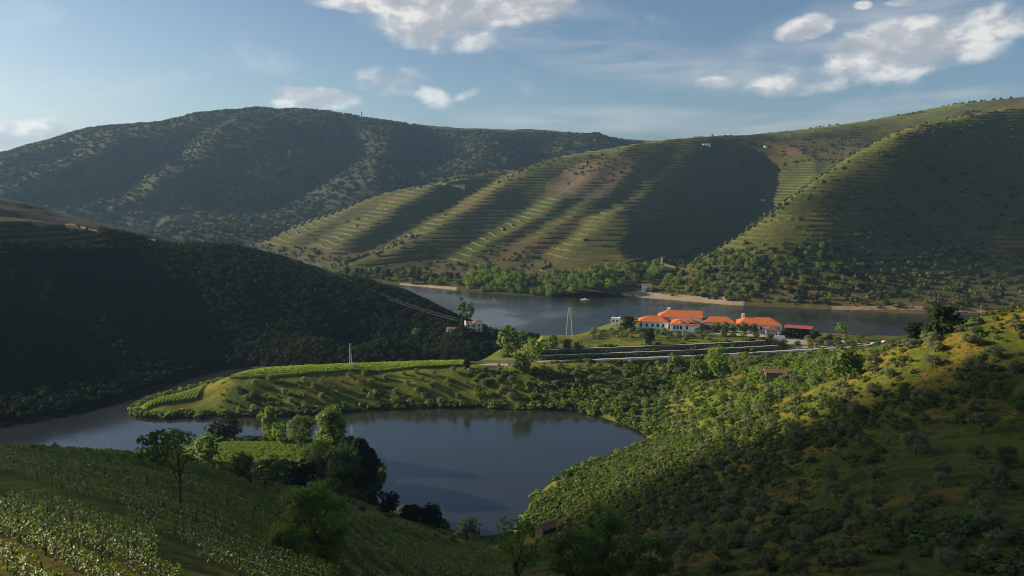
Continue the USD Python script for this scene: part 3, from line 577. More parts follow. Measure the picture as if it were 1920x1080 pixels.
def scatter(poly, spacing, names, seed, lim=400, box=None, need_visible=True, lift=2.5, keep_off=None, zmin=0.4, clump=None):
    """Points spread over the ground seen inside the photograph polygon, at least spacing metres apart."""
    r_ = np.random.default_rng(seed)
    px = r_.uniform(min(a for a, _ in poly), max(a for a, _ in poly), 500); py = r_.uniform(min(b for _, b in poly), max(b for _, b in poly), 500)
    k = in_poly(px, py, poly)
    if not box:
        g = ground_hit(px[k][:130], py[k][:130], names); g = g[~np.isnan(g[:, 0])]
        box = (g[:, 0].min() - 3, g[:, 0].max() + 3, g[:, 1].min() - 3, g[:, 1].max() + 3)
    n = int((box[1] - box[0]) * (box[3] - box[2]) / spacing ** 2 * 6)
    x, y = r_.uniform(box[0], box[1], n), r_.uniform(box[2], box[3], n)
    z = np.max([Hs(q, x, y) for q in names], 0)
    p = np.stack([x, y, z], -1)
    q = proj(p)
    p = p[in_poly(q[:, 0], q[:, 1], poly) & (z > zmin)]
    if clump is not None and len(p): p = p[fb(p[:, 0], p[:, 1], 26, 3, seed) + r_.normal(0, .05, len(p)) > clump]
    if len(p) and need_visible: p = p[visible(p, lift)]
    out = []
    if keep_off is not None and len(keep_off) and len(p): p = p[cKDTree(np.array(keep_off)[:, :2]).query(p[:, :2])[0] > spacing * 0.6]
    pts = np.zeros((0, 2))
    for c in p:
        if len(out) >= lim: break
        if not len(out) or ((pts - c[:2]) ** 2).sum(1).min() > spacing ** 2:
            out.append(c); pts = np.vstack([pts, c[:2]])
    return np.array(out).reshape(-1, 3)
def grove(name, kindset, pts, hrange, text, cat, group, seed, wide=(0.9, 1.2)):
    """A plant at every point; each label says which of the grove it is, counted along the place that the text names."""
    r_ = np.random.default_rng(seed)
    if not len(pts): return
    order = np.argsort(proj(pts)[:, 0])
    for i, k in enumerate(order):
        kd = kindset[int(r_.integers(len(kindset)))]
        plant(name, kd, pts[k], r_.uniform(*hrange), f'{text}, {ordinal(i + 1)} from the left', cat, group, r_.uniform(*wide), seed=seed * 1000 + i)
def instancer(name, kinds_, pts, hrange, label, seed, wide=(0.8, 1.3)):
    """A mass of plants nobody could count: one point instancer over merged trunk-and-crown prototypes."""
    r_ = np.random.default_rng(seed)
    pi = UsdGeom.PointInstancer.Define(stage, '/World/' + numbered(name))
    base = str(pi.GetPath()); rel = pi.CreatePrototypesRel(); nom = []; wt = []
    UsdGeom.Scope.Define(stage, base + '/kinds')
    for kd in dict.fromkeys(kinds_):
        for path in S[kd][0]:
            q = f"{base}/kinds/{path.rsplit('/', 1)[1]}"
            x = UsdGeom.Xform.Define(stage, q); x.GetPrim().GetReferences().AddInternalReference(path)
            rel.AddTarget(q); nom.append(S[kd][1]); wt.append(kinds_.count(kd))
    n = len(pts); idx = r_.choice(len(nom), n, p=np.array(wt) / sum(wt))
    h = r_.uniform(*hrange, n); s = h / np.array(nom)[idx]; w = r_.uniform(*wide, n)
    ang = r_.uniform(0, 2 * np.pi, n)
    pi.CreateProtoIndicesAttr(Vt.IntArray.FromNumpy(idx.astype(np.int32)))
    pi.CreatePositionsAttr(Vt.Vec3fArray.FromNumpy((np.asarray(pts) - np.stack([0 * s, 0 * s, 0.1 * h], -1)).astype(np.float32)))
    pi.CreateScalesAttr(Vt.Vec3fArray.FromNumpy(np.stack([s * w, s * w, s], -1).astype(np.float32)))
    pi.CreateOrientationsAttr(Vt.QuathArray([Gf.Quath(float(math.cos(a / 2)), 0, 0, float(math.sin(a / 2))) for a in ang]))
    return tag(pi, label, kind='stuff')
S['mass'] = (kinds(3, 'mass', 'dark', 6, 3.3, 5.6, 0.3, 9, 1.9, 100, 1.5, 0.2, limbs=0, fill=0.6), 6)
S['mass_green'] = (kinds(3, 'mass_green', 'scrub', 6, 3.3, 5.6, 0.3, 9, 1.9, 60, 1.9, 0.2, limbs=0, fill=0.6), 6)
NG, LH, VH, RH, MT = ('near_ground',), ('left_hill',), ('vineyard_hill',), ('right_hill',), ('mountain',)
S['sapling'] = (kinds(2, 'sapling', 'green', 9, 1.7, 4.4, 4.4, 12, 0.9, 700, 0.22, 0.13, lean=0.03, limbs=10, fill=0.3), 9)
S['dome'] = (kinds(2, 'dome', 'dark', 7, 4.3, 6.9, 0.05, 44, 1.25, 3600, 0.5, 0.25, limbs=4, fill=0.55), 7)
S['leafy'] = (kinds(2, 'leafy', 'bright', 11, 4.6, 9.6, 1.2, 40, 1.5, 11000, 0.26, 0.28, lean=0.05, limbs=14, fill=0.3), 11)
# --- single trees one can point to
def tree_at(px, py, top, kind, label, cat='tree', name='tree', names=NG, wide=1.0, y0=25.0, Y=None):
    """A tree whose foot shows at (px, py) and whose top shows at the height top of the photograph."""
    p = foot(px, py, names, y0) if Y is None else None
    if Y is not None:
        q = P(px, py, Y); p = np.array([q[0], q[1], max(float(Hs(n, [q[0]], [q[1]])[0]) for n in names)])
    d = float(np.linalg.norm((p - EYE)[:2]))
    h = (proj(p)[1] - top) / FPX * d * 1.02
    return plant(name, kind, p, h, label, cat, None, wide, seed=int(px * 7 + py))
G = ('near_ground', 'left_hill')
tree_at(421, 827, 786, 'dark_far', 'dark rounded tree alone at the inlet shore left of the poplars', names=NG, wide=1.5, name='broadleaf_tree')
tree_at(508, 829, 762, 'poplar', 'tall narrow yellow-green poplar, the left of the two tall shore poplars', name='poplar_tree', wide=0.95)
tree_at(527, 832, 790, 'bright_far', 'low bright green tree pressed against the left poplar', wide=0.8, name='broadleaf_tree')
tree_at(565, 840, 780, 'round_near', 'rounded green tree standing between the two tall poplars', wide=0.95, name='broadleaf_tree')
tree_at(622, 852, 766, 'poplar', 'broad pale yellow-green poplar at the tip of the wooded spit', wide=1.5, name='poplar_tree')
tree_at(666, 905, 824, 'dome', 'big dark domed tree overhanging the pond water beside the spit', wide=0.9, name='broadleaf_tree')
tree_at(689, 900, 850, 'dome', 'smaller dark rounded tree reaching over the pond at the end of the spit', wide=0.75, name='broadleaf_tree')
tree_at(600, 905, 828, 'round_near', 'leafy green tree in front of the pale poplar on the spit', wide=1.1, name='broadleaf_tree')
tree_at(640, 925, 838, 'round_near', 'leafy tree between the front vineyard and the dark domed tree', wide=1.0, name='broadleaf_tree')
tree_at(455, 893, 852, 'round_far', 'dull green bush-like tree below the lit grass terrace', wide=1.3, name='broadleaf_tree')
tree_at(510, 905, 862, 'round_far', 'shaded round tree in the gully left of the spit', wide=1.4, name='broadleaf_tree')
tree_at(560, 915, 862, 'dark_far', 'dark round tree in the gully right of the shaded round one', wide=1.4, name='broadleaf_tree')
tree_at(730, 962, 920, 'dark_far', 'loose dark tree on the near pond shore, highest of the shore group', wide=1.0, name='broadleaf_tree')
tree_at(772, 975, 948, 'dome', 'low dark bushy tree on the near pond shore', wide=1.4, name='broadleaf_tree')
tree_at(812, 985, 942, 'dark_far', 'dark shore tree with a notched crown beside the grey bush', wide=1.1, name='broadleaf_tree')
tree_at(876, 1014, 970, 'olive_far', 'rounded grey-green bush at the head of the near pond shore', wide=1.05, name='broadleaf_tree')
tree_at(977, 700, 662, 'round_far', 'dark round tree in front of the road where the gravel apron ends', wide=1.15, name='broadleaf_tree')
tree_at(876, 693, 668, 'dark_far', 'small dark pointed tree at the right end of the vineyard strip', wide=0.75, name='broadleaf_tree')
tree_at(953, 668, 614, 'round_far', 'tall grey-green tree behind the gravel apron', wide=0.85, name='broadleaf_tree', names=G)
tree_at(975, 658, 620, 'round_far', 'dark tree with a bare trunk beside the river left of the pylon', wide=0.9, name='broadleaf_tree', names=G)
tree_at(1000, 672, 634, 'bright_far', 'light green tree at the left end of the stone retaining wall', wide=1.0, name='broadleaf_tree', names=G)
tree_at(1037, 655, 629, 'round_far', 'green tree on the terrace top left of the pylon', wide=1.0, name='broadleaf_tree')
tree_at(1062, 656, 634, 'round_far', 'green tree growing at the foot of the pylon', wide=1.1, name='broadleaf_tree')
tree_at(1085, 657, 638, 'bright_far', 'small light tree right of the pylon', wide=1.1, name='broadleaf_tree')
tree_at(1178, 617, 592, 'dark_far', 'large dark spreading tree between the white tower and the hotel', wide=1.35, name='broadleaf_tree')
tree_at(1216, 648, 616, 'dark_far', 'dark upright tree below the hotel front', wide=0.75, name='broadleaf_tree')
tree_at(1244, 630, 614, 'bright_far', 'small round bright tree close below the hotel front', wide=1.0, name='broadleaf_tree')
tree_at(1310, 624, 613, 'bright_far', 'low yellow-green tree at the edge of the hotel drive', wide=1.5, name='broadleaf_tree')
tree_at(1343, 700, 650, 'bright_far', 'tall bright tree below the road in the middle of the slope', wide=0.9, name='broadleaf_tree')
tree_at(1310, 715, 678, 'round_far', 'round green tree left of the tall bright one below the road', wide=1.2, name='broadleaf_tree')
tree_at(1268, 700, 664, 'round_far', 'green tree under the white road parapet', wide=1.0, name='broadleaf_tree')
tree_at(1585, 715, 655, 'round_far', 'tall dark green tree at the foot of the grassy spur below the bridge', wide=0.95, name='broadleaf_tree')
tree_at(1765, 628, 578, 'dark_far', 'big dark tree against the river at the top of the right slope', wide=1.25, name='broadleaf_tree')
tree_at(1712, 640, 608, 'dark_far', 'dark green tree beside the big dark one on the right slope', wide=1.0, name='broadleaf_tree')
tree_at(1578, 627, 608, 'bright_far', 'ochre-green tree by the river right of the hotel', wide=1.2, name='broadleaf_tree')
tree_at(300, 872, 812, 'round_far', 'round shaded tree on the brow of the near vineyard, left of the slender tree', wide=1.1, name='broadleaf_tree')
tree_at(388, 868, 818, 'round_far', 'shaded tree on the brow of the near vineyard, right of the slender tree', wide=1.0, name='broadleaf_tree')
tree_at(340, 962, 804, 'sapling', 'slender tree with a bare dark trunk standing above the hillside vines', wide=0.95, Y=86, name='slender_tree')
tree_at(972, 1100, 955, 'sapling', 'thin sparse tree with a dark pole-like trunk at the bottom edge', wide=1.2, Y=70, name='slender_tree')
tree_at(600, 1100, 905, 'leafy', 'large dark leafy tree at the bottom left of centre', wide=0.95, Y=82, name='leafy_tree')
tree_at(540, 1100, 985, 'leafy', 'lower leafy tree left of the large one at the bottom', wide=1.2, Y=74, name='leafy_tree')
tree_at(1130, 1100, 940, 'leafy', 'large leafy tree at the bottom right of centre below the red hut', wide=0.8, Y=120, name='leafy_tree')
tree_at(1075, 1100, 985, 'round_near', 'smaller leafy tree left of the one below the red hut', wide=1.0, Y=112, name='leafy_tree')
tree_at(1205, 1100, 1000, 'round_near', 'leafy tree right of the large one below the red hut', wide=1.0, Y=108, name='leafy_tree')
# gum trees and others about the ruined station
for i, (x, b, t, k, w, lb) in enumerate([(866, 617, 560, 'gum', 1.0, 'tall ragged gum tree rising above the ruined house'), (881, 616, 566, 'gum', 0.8, 'second ragged gum tree leaning right above the ruined house'), (899, 612, 588, 'round_far', 0.9, 'thin feathery tree behind the ruined house'), (914, 620, 597, 'bright_far', 0.8, 'light green tree right of the ruined house'), (848, 624, 600, 'dark_far', 1.0, 'dark tree left of the ruined house'),
                                 (930, 640, 618, 'dark_far', 1.2, 'dark bushy tree below the ruined house'), (900, 640, 622, 'dark_far', 1.3, 'low dark tree under the wall of the ruined house'), (868, 640, 622, 'dark_far', 1.4, 'low dark tree under the white outbuilding'), (780, 634, 616, 'round_far', 1.1, 'round shaded tree on the foot of the left hill')]):
    tree_at(x, b, t, k, lb, names=G, wide=w, name='gum_tree' if k == 'gum' else 'broadleaf_tree', y0=450.0)
# --- groves of countable trees
grove('olive_tree', ['olive_far'], scatter([(425, 726), (520, 712), (700, 703), (890, 697), (890, 730), (700, 742), (520, 750), (440, 742)], 7.0, NG, 21, 45), (2.6, 3.8), 'silvery olive tree high on the bank under the vineyard strip', 'olive tree', 'olives on the pond bank', 21, (0.9, 1.15))
grove('olive_tree', ['olive_far', 'olive_far', 'bright_far'], scatter([(440, 752), (700, 745), (900, 735), (1000, 735), (1020, 762), (850, 761), (700, 765), (590, 772), (450, 778)], 8.0, NG, 22, 45), (2.8, 4.6), 'bushy tree low on the pond bank near the water', 'tree', 'trees at the pond shore', 22, (0.95, 1.25))
grove('olive_tree', ['olive_far'], scatter([(900, 696), (1110, 688), (1140, 735), (900, 735)], 6.5, NG, 23, 40), (2.6, 4.2), 'silvery olive on the slope below the gravel apron', 'olive tree', 'olives below the road', 23, (0.95, 1.2))
grove('olive_tree', ['olive_far', 'olive_far', 'shrub_green'], scatter([(1120, 688), (1300, 675), (1330, 740), (1130, 752)], 7.0, NG, 24, 45), (2.4, 4.6), 'olive or bush on the sunlit slope under the road parapet', 'tree', 'trees on the sunlit slope', 24, (0.95, 1.25))
grove('broadleaf_tree', ['round_far', 'bright_far', 'olive_far', 'olive_far'], scatter([(1330, 675), (1560, 665), (1590, 700), (1480, 760), (1330, 760)], 8.5, NG, 25, 45), (3.0, 5.5), 'leafy tree on the green slope round the brown shed', 'tree', 'trees round the brown shed', 25, (0.95, 1.3))
grove('broadleaf_tree', ['round_far', 'bright_far', 'olive_far'], scatter([(1030, 742), (1200, 752), (1330, 760), (1290, 815), (1225, 812), (1140, 776), (1050, 764)], 7.0, NG, 26, 45), (2.4, 4.6), 'rounded tree on the slope just above the right pond shore', 'tree', 'trees above the right pond shore', 26, (0.95, 1.3))
grove('olive_tree', ['olive_far', 'round_far'], scatter([(1330, 765), (1480, 765), (1560, 720), (1600, 740), (1480, 830), (1350, 850), (1250, 835)], 7.5, NG, 27, 50), (2.8, 4.4), 'grey-green tree where the slope turns brown above the pond', 'tree', 'trees on the brown slope', 27, (0.95, 1.25))
grove('olive_tree', ['olive_near'], scatter([(1250, 850), (1400, 850), (1560, 790), (1640, 830), (1500, 900), (1340, 950), (1180, 920)], 7.0, NG, 28, 50, clump=-0.05), (2.0, 4.4), 'dark olive on the brown grass of the middle right slope', 'olive tree', 'olives on the right slope', 28, (0.95, 1.2))
grove('olive_tree', ['olive_near'], scatter([(1600, 690), (1700, 648), (1760, 630), (1915, 600), (1915, 700), (1780, 700), (1640, 715)], 9.0, NG, 29, 28, clump=-0.06), (2.4, 4.6), 'flat-topped olive along the crest of the grassy spur', 'olive tree', 'olives on the spur', 29, (1.2, 1.5))
grove('olive_tree', ['olive_near', 'round_near'], scatter([(1560, 740), (1915, 725), (1915, 880), (1700, 880), (1560, 830)], 9.0, NG, 30, 40, clump=-0.05), (2.4, 5.4), 'shaded tree on the dark flank below the spur path', 'tree', 'trees below the spur path', 30, (1.0, 1.3))
grove('olive_tree', ['olive_near'], scatter([(1200, 930), (1560, 905), (1915, 890), (1915, 985), (1560, 985), (1250, 985)], 6.6, NG, 31, 60, clump=-0.08), (1.7, 3.8), 'young olive in the upper rows of the shaded orchard', 'olive tree', 'upper orchard olives', 31, (0.9, 1.2))
grove('olive_tree', ['olive_near'], scatter([(1240, 985), (1915, 985), (1915, 1078), (1240, 1078)], 5.6, NG, 32, 60, clump=-0.1), (1.6, 3.4), 'young olive in the lowest rows of the shaded orchard', 'olive tree', 'lower orchard olives', 32, (0.9, 1.2))
grove('garden_tree', ['olive_far', 'bright_far'], scatter([(1500, 640), (1580, 632), (1625, 636), (1600, 648), (1510, 655)], 6.0, NG, 34, 16), (3.0, 4.6), 'rounded pale tree by the car park right of the hotel', 'tree', 'car park trees', 34, (1.1, 1.4))
# trees along the far river bank
HOUSE_GAP = [(1192, 530), (1236, 530), (1236, 562), (1192, 562)]
def bank(poly, sp, names, seed, n, hr, kk, text, grp, wide=(0.9, 1.3)):
    pts = scatter(poly, sp, names, seed, n, lift=5); q = proj(pts); pts = pts[~in_poly(q[:, 0], q[:, 1], HOUSE_GAP)]
    grove('riverside_tree', kk, pts, hr, text, 'tree', grp, seed, wide)
bank([(640, 505), (760, 512), (860, 520), (860, 540), (760, 532), (650, 522)], 7, VH, 41, 45, (4, 8), ['round_far', 'dark_far'], 'shaded riverside tree left of the far beach', 'trees left of the far beach')
bank([(865, 525), (905, 500), (960, 515), (960, 550), (870, 545)], 6.5, VH, 42, 45, (5, 10), ['round_far', 'bright_far'], 'riverside tree below the third vineyard rib', 'trees below the third rib')
bank([(960, 520), (1080, 515), (1080, 560), (960, 555)], 7, VH, 43, 45, (5, 9), ['round_far', 'bright_far'], 'riverside tree at the foot of the middle vineyard ribs', 'trees below the middle ribs')
bank([(1080, 512), (1240, 500), (1240, 540), (1190, 555), (1080, 560)], 8, VH + RH, 44, 45, (6, 12), ['round_far', 'bright_far', 'bright_far'], 'tall riverside tree left of the white cottage', 'trees left of the white cottage')
bank([(1240, 530), (1290, 505), (1380, 470), (1420, 500), (1420, 560), (1330, 558), (1240, 545)], 8.5, RH, 45, 75, (3.5, 7.5), ['round_far', 'bright_far', 'bright_far'], 'rounded sunlit tree on the bank above the cottage beach', 'trees above the cottage beach')
bank([(1390, 470), (1560, 455), (1600, 500), (1590, 572), (1480, 572), (1420, 566)], 8.5, RH, 46, 75, (4, 8.5), ['round_far', 'dark_far', 'bright_far'], 'dark rounded tree on the rocky bank across from the hotel', 'trees on the rocky bank')
# --- masses nobody could count
rb = lambda n, x0, x1, y0, y1, s: np.random.default_rng(s).uniform([x0, y0], [x1, y1], (n, 2))
def on(names, xy, zmin=1.5, lift=4.0, vis=True, own=True):
    z = np.max([Hs(k, xy[:, 0], xy[:, 1]) for k in names], 0)
    p = np.stack([xy[:, 0], xy[:, 1], z], -1)[z > zmin]
    if own: p = p[H(p[:, 0], p[:, 1]) < p[:, 2] + 0.5]
    q = proj(p); p = p[(q[:, 0] > -60) & (q[:, 0] < 1980) & (q[:, 1] < 1120)]
    return p[visible(p, lift)] if vis else p
p = on(LH, rb(43000, -560, 30, 380, 800, 51), 0.6)
q = proj(p); terr = (q[:, 1] < 462 - (q[:, 0] - 100) * -0.05) & (q[:, 0] < 190)
p = p[~terr & ((np.random.default_rng(1).uniform(size=len(p)) < 0.9) | (p[:, 2] < 20))]
print('woodland', len(p))
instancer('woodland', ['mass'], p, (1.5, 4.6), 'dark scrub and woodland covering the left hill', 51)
p = on(MT, rb(26000, -1600, 1100, 1310, 2450, 52), 6, 6)
print('mtn', len(p))
instancer('mountain_forest', ['mass', 'mass', 'mass', 'mass', 'mass_green'], p, (3, 6.5), 'dark forest and scrub on the far mountain', 52, (0.9, 1.8))
p = on(VH, rb(9000, -500, 1200, 860, 2050, 53), 2, 3)
k = v_mask(p[:, 0], p[:, 1], p[:, 2]) < 0.35; k |= np.random.default_rng(3).uniform(size=len(p)) < 0.02
instancer('hill_scrub', ['mass_green', 'mass'], p[k], (1.8, 5), 'scrub in the gullies and along the foot of the vineyard hill', 53)
p = on(RH, rb(9000, 140, 1000, 700, 1400, 54), 2, 3)
k = (np.random.default_rng(4).uniform(size=len(p)) < np.where(p[:, 2] < 40, 0.95, 0.2) * np.where(proj(p)[:, 0] < 1330, 0.4, 1))
instancer('hill_scrub', ['mass_green', 'mass_green', 'mass'], p[k], (1.6, 5.0), 'scrub along the terraces of the right hill', 54)
p = on(NG, rb(9000, -330, 330, 190, 660, 55), 0.8, 1.5)
d = p[:, 1] - road_y(p[:, 0]); q = proj(p)
k = ~((d > -4) & (d < 120) & (p[:, 0] > -30) & (p[:, 0] < 290)) & ~((q[:, 1] < 715) & (q[:, 0] < 905)) & ~((q[:, 1] < 775) & (q[:, 0] < 400)) & ~(in_poly(q[:, 0], q[:, 1], [(380, 820), (560, 820), (560, 856), (380, 856)]))
k &= np.random.default_rng(6).uniform(size=len(p)) < 0.5 + 0.5 * (fb(p[:, 0], p[:, 1], 40, 3, 61) > 0)
print('instances', len(p), k.sum())
instancer('scrub', ['bush', 'bush_green'], p[k], (0.6, 1.9), 'low scrub scattered over the near slopes', 55)

# undergrowth of the sunlit slope
p = on(NG, rb(12000, -30, 230, 340, 505, 56), 0.8, 1.0)
q = proj(p); k = in_poly(q[:, 0], q[:, 1], [(880, 700), (1100, 690), (1300, 678), (1560, 668), (1610, 690), (1500, 770), (1330, 845), (1215, 830), (1100, 772), (900, 762)]) & (road_y(p[:, 0]) - p[:, 1] > 6)
k &= np.random.default_rng(8).uniform(size=len(p)) < np.where(fb(p[:, 0], p[:, 1], 30, 3, 63) > -0.03, 0.75, 0.15)
S['lush'] = (kinds(3, 'lush', 'bright', 1.6, 1.5, 1.5, 0.0, 7, 0.7, 90, 0.55, 0.05, limbs=0, fill=0.4), 1.6)
print('undergrowth',k.sum())
instancer('undergrowth', ['lush', 'bush_green', 'lush'], p[k], (0.7, 1.9), 'bright undergrowth on the sunlit slope under the road', 56)

p = on(NG, rb(20000, -60, 150, 60, 330, 57), 0.8, 0.5)
q = proj(p); k = (q[:, 0] > 1000) & (fb(p[:, 0], p[:, 1], 9, 2, 64) > -0.04)
print('tufts', k.sum())
instancer('grass', ['tuft'], p[k], (0.12, 0.34), 'rough grass on the right slope', 57, (1.0, 1.8))

# reeds, brambles and willows along the water's edge
def edge(nm, box_, n, seed, z1=1.5):
    xy = np.random.default_rng(seed).uniform([box_[0], box_[2]], [box_[1], box_[3]], (n, 2)); z = Hs(nm, xy[:, 0], xy[:, 1])
    k = (z > 0.05) & (z < z1) & (fb(xy[:, 0], xy[:, 1], 18, 3, seed) > -0.08); p = np.c_[xy, z][k]
    q = proj(p); p = p[(q[:, 0] > -40) & (q[:, 0] < 1960)]
    return p[visible(p, 2)]
p = edge('near_ground', (-240, 130, 280, 560), 42000, 58)
instancer('shore_bushes', ['bush_green', 'bush_green', 'bush', 'lush'], p, (0.7, 2.6), 'bushes and brambles along the pond shore', 58, (1.0, 1.6))
p = on(NG, rb(9000, 0, 120, 200, 380, 59), 0.5, 1.0); q = proj(p)
k = in_poly(q[:, 0], q[:, 1], [(1212, 828), (1000, 935), (985, 990), (1110, 1000), (1250, 930), (1360, 850), (1300, 815)]) & (np.random.default_rng(9).uniform(size=len(p)) < .8)
instancer('thicket', ['bush_green', 'bush_green', 'bush'], p[k], (0.8, 2.4), 'dense low green thicket on the right pond bank', 59, (1.0, 1.5))

p = on(NG, rb(9000, -170, -40, 300, 385, 60), 1.2, 1.0); q = proj(p)
k = in_poly(q[:, 0], q[:, 1], [(380, 822), (640, 822), (660, 900), (560, 900), (380, 880)])
instancer('rough_grass', ['lush'], p[k], (0.25, 0.75), 'rough sunlit grass and weeds on the wooded spit', 60, (1.2, 2.0))
print('TRIS', {str(x.GetPath()): len(UsdGeom.PointInstancer(x).GetPositionsAttr().Get()) for x in stage.Traverse() if x.IsA(UsdGeom.PointInstancer)})

# weeds and low bushes along the feet and tops of the retaining walls
r_ = np.random.default_rng(65); x = r_.uniform(18, 172, 900); off = r_.choice([7.0, 7.2, 11.0, 12.4, 16.6, 17.8, -2.2, -3.0], 900) + r_.normal(0, .3, 900)
k = fb(x, off * 3.0, 9, 2, 66) > -0.02; x, off = x[k], off[k]; y = road_y(x) + off
instancer('wall_bushes', ['bush_green', 'bush', 'lush'], np.c_[x, y, Hs('near_ground', x, y)], (0.5, 1.7), 'weeds and low bushes along the retaining walls', 66, (1.0, 1.5))

usdkit.material(stage, '/World/Looks/smoke', {"v": ("principled_volume", {"color": (0.85, 0.88, 0.92), "density": 0.005, "anisotropy": 0.2})}, [], volume="v.volume")
b_ = P(291, 442, 1610)
tag(obj('smoke', cloud_mesh([(b_[0] + dx, b_[1], b_[2] + dz, r) for dx, dz, r in [(0, 3, 2.5), (0.5, 7, 3), (1.5, 11, 3.6), (3, 16, 4.2), (5.5, 21, 4.8), (9, 26, 5.4), (14, 30, 6), (20, 33, 6.4), (27, 35, 6.6)]]), '/World/Looks/smoke'), kind='stuff')

p = on(NG, rb(9000, -40, 150, 75, 345, 68), 0.8, 0.8); q = proj(p)
k = (q[:, 0] > 1080) & (fb(p[:, 0], p[:, 1], 22, 3, 69) + np.random.default_rng(11).normal(0, .04, len(p)) > 0.05)
instancer('slope_scrub', ['bush', 'bush_green', 'bush_green'], p[k], (0.4, 1.7), 'merged low scrub on the right slope', 70, (1.0, 1.8))
# ------------------------------------------------------------------ buildings and works
class Frame:
    """A local frame: origin o, x along a heading, y inward, z up."""
    def __init__(self, o, deg): self.o = np.asarray(o, float); a = math.radians(deg); self.R = np.array([[math.cos(a), -math.sin(a), 0], [math.sin(a), math.cos(a), 0], [0, 0, 1]])
    def __call__(self, vf): v, f = vf; return np.asarray(v, float) @ self.R.T + self.o, f
def box(x0, x1, y0, y1, z0, z1):
    v = np.array([[x, y, z] for x in (x0, x1) for y in (y0, y1) for z in (z0, z1)], float)
    return v, np.array([[0, 1, 3, 2], [4, 6, 7, 5], [0, 4, 5, 1], [2, 3, 7, 6], [0, 2, 6, 4], [1, 5, 7, 3]])
def roof(x0, x1, y0, y1, z, rise, hip0=True, hip1=True, over=0.5, thick=0.18, axis='x'):
    """A closed hipped or gabled roof with its eaves at z."""
    if axis == 'y':
        v, f = roof(y0, y1, x0, x1, z, rise, hip0, hip1, over, thick)
        return v[:, [1, 0, 2]], f[:, ::-1]
    X0, X1, Y0, Y1 = x0 - over, x1 + over, y0 - over, y1 + over
    c = (Y0 + Y1) / 2; hw = (Y1 - Y0) / 2
    a = X0 + (hw if hip0 else 0); b = X1 - (hw if hip1 else 0)
    if b < a: a = b = (a + b) / 2
    top = np.array([[X0, Y0, z], [X1, Y0, z], [X1, Y1, z], [X0, Y1, z], [a, c, z + rise], [b, c, z + rise]])
    low = top - [0, 0, thick]
    v = np.vstack([top, low]); f = []
    for q in ([0, 1, 5, 4], [2, 3, 4, 5]): f += [[q[0], q[1], q[2]], [q[0], q[2], q[3]]]
    f += [[3, 0, 4], [1, 2, 5]]
    f += [[i[0] + 6, i[2] + 6, i[1] + 6] for i in list(f)]
    for i, j in ((0, 1), (1, 2), (2, 3), (3, 0)): f += [[i + 6, j + 6, j], [i + 6, j, i]]
    return v, np.array(f)
def gable_wall(x0, x1, y0, y1, z, rise, at_end):
    """The triangle under a gabled roof end, 0.3 m thick."""
    x = x0 if at_end == 0 else x1; s = 0.3 if at_end == 0 else -0.3
    c = (y0 + y1) / 2
    v = np.array([[x, y0, z], [x, y1, z], [x, c, z + rise], [x + s, y0, z], [x + s, y1, z], [x + s, c, z + rise]])
    return v, np.array([[0, 1, 2], [3, 5, 4], [0, 3, 4], [0, 4, 1], [1, 4, 5], [1, 5, 2], [2, 5, 3], [2, 3, 0]])
def thing(name, label, cat, group=None):
    return tag(UsdGeom.Xform.Define(stage, '/World/' + numbered(name)), label, cat, group)
def window(fr, parent, x, z, w, h, y=0.0, side='front', name='window'):
    """A recessed dark pane with a proud frame and sill, on the front (y) or a side (x) wall."""
    if side == 'front':
        pane = box(x - w / 2, x + w / 2, y - 0.05, y + 0.06, z, z + h)
        ms = [box(x - w / 2 - 0.14, x - w / 2, y - 0.12, y + 0.05, z - 0.1, z + h + 0.12), box(x + w / 2, x + w / 2 + 0.14, y - 0.12, y + 0.05, z - 0.1, z + h + 0.12), box(x - w / 2, x + w / 2, y - 0.12, y + 0.05, z + h, z + h + 0.12), box(x - w / 2, x + w / 2, y - 0.2, y + 0.05, z - 0.12, z)]
    else:
        pane = box(y - 0.06, y + 0.05, x - w / 2, x + w / 2, z, z + h)
        ms = [box(y - 0.05, y + 0.12, x - w / 2 - 0.14, x - w / 2, z - 0.1, z + h + 0.12), box(y - 0.05, y + 0.12, x + w / 2, x + w / 2 + 0.14, z - 0.1, z + h + 0.12), box(y - 0.05, y + 0.12, x - w / 2, x + w / 2, z + h, z + h + 0.12), box(y - 0.05, y + 0.2, x - w / 2, x + w / 2, z - 0.12, z)]
    p = obj(name, fr(pane), M_['glass'], parent)
    obj('frame', fr(join(ms)), M_['frame'], p)
# --- the hotel
o = W(1197, 617, 20.0); o2 = W(1455, 627, 19.6)
deg = math.degrees(math.atan2(o2[1] - o[1], o2[0] - o[0]))
F = Frame([o[0], o[1], 20.0], deg)
hotel = thing('hotel', 'long white riverside hotel with orange tiled hipped roofs and a maroon awning', 'hotel')
parts = [('wall', box(0, 21, 0, 12, -1.2, 5.6)), ('wall', box(22.2, 42.5, -5, 12.2, -1.5, 5.2)), ('wall', box(14, 45, 12.4, 25, -1, 7.4)), ('wall', box(45.2, 68, 9, 20, -1, 5.2)), ('wall', box(68.2, 99, 4, 19, -1, 5.2))]
for n_, b in parts: obj(n_, F(b), M_['white_wall'], hotel)
obj('plinth', F(box(-0.1, 21.1, -0.35, -0.06, -3.5, 0.0)), M_['dark_wall'], hotel)
obj('plinth', F(box(22.1, 42.6, -5.35, -5.06, -3.5, -0.4)), M_['dark_wall'], hotel)
r1 = obj('roof', F(roof(0, 21, 0, 12, 5.62, 3.4)), M_['tiles'], hotel)
r2 = obj('roof', F(roof(22.2, 42.5, -5, 9, 5.22, 3.2)), M_['tiles'], hotel)
r3 = obj('roof', F(roof(14, 45, 11.5, 25, 7.42, 4.0, True, False)), M_['tiles'], hotel)
obj('gable', F(gable_wall(14, 45.04, 11.8, 24.8, 7.42, 3.6, 1)), M_['white_wall'], hotel)
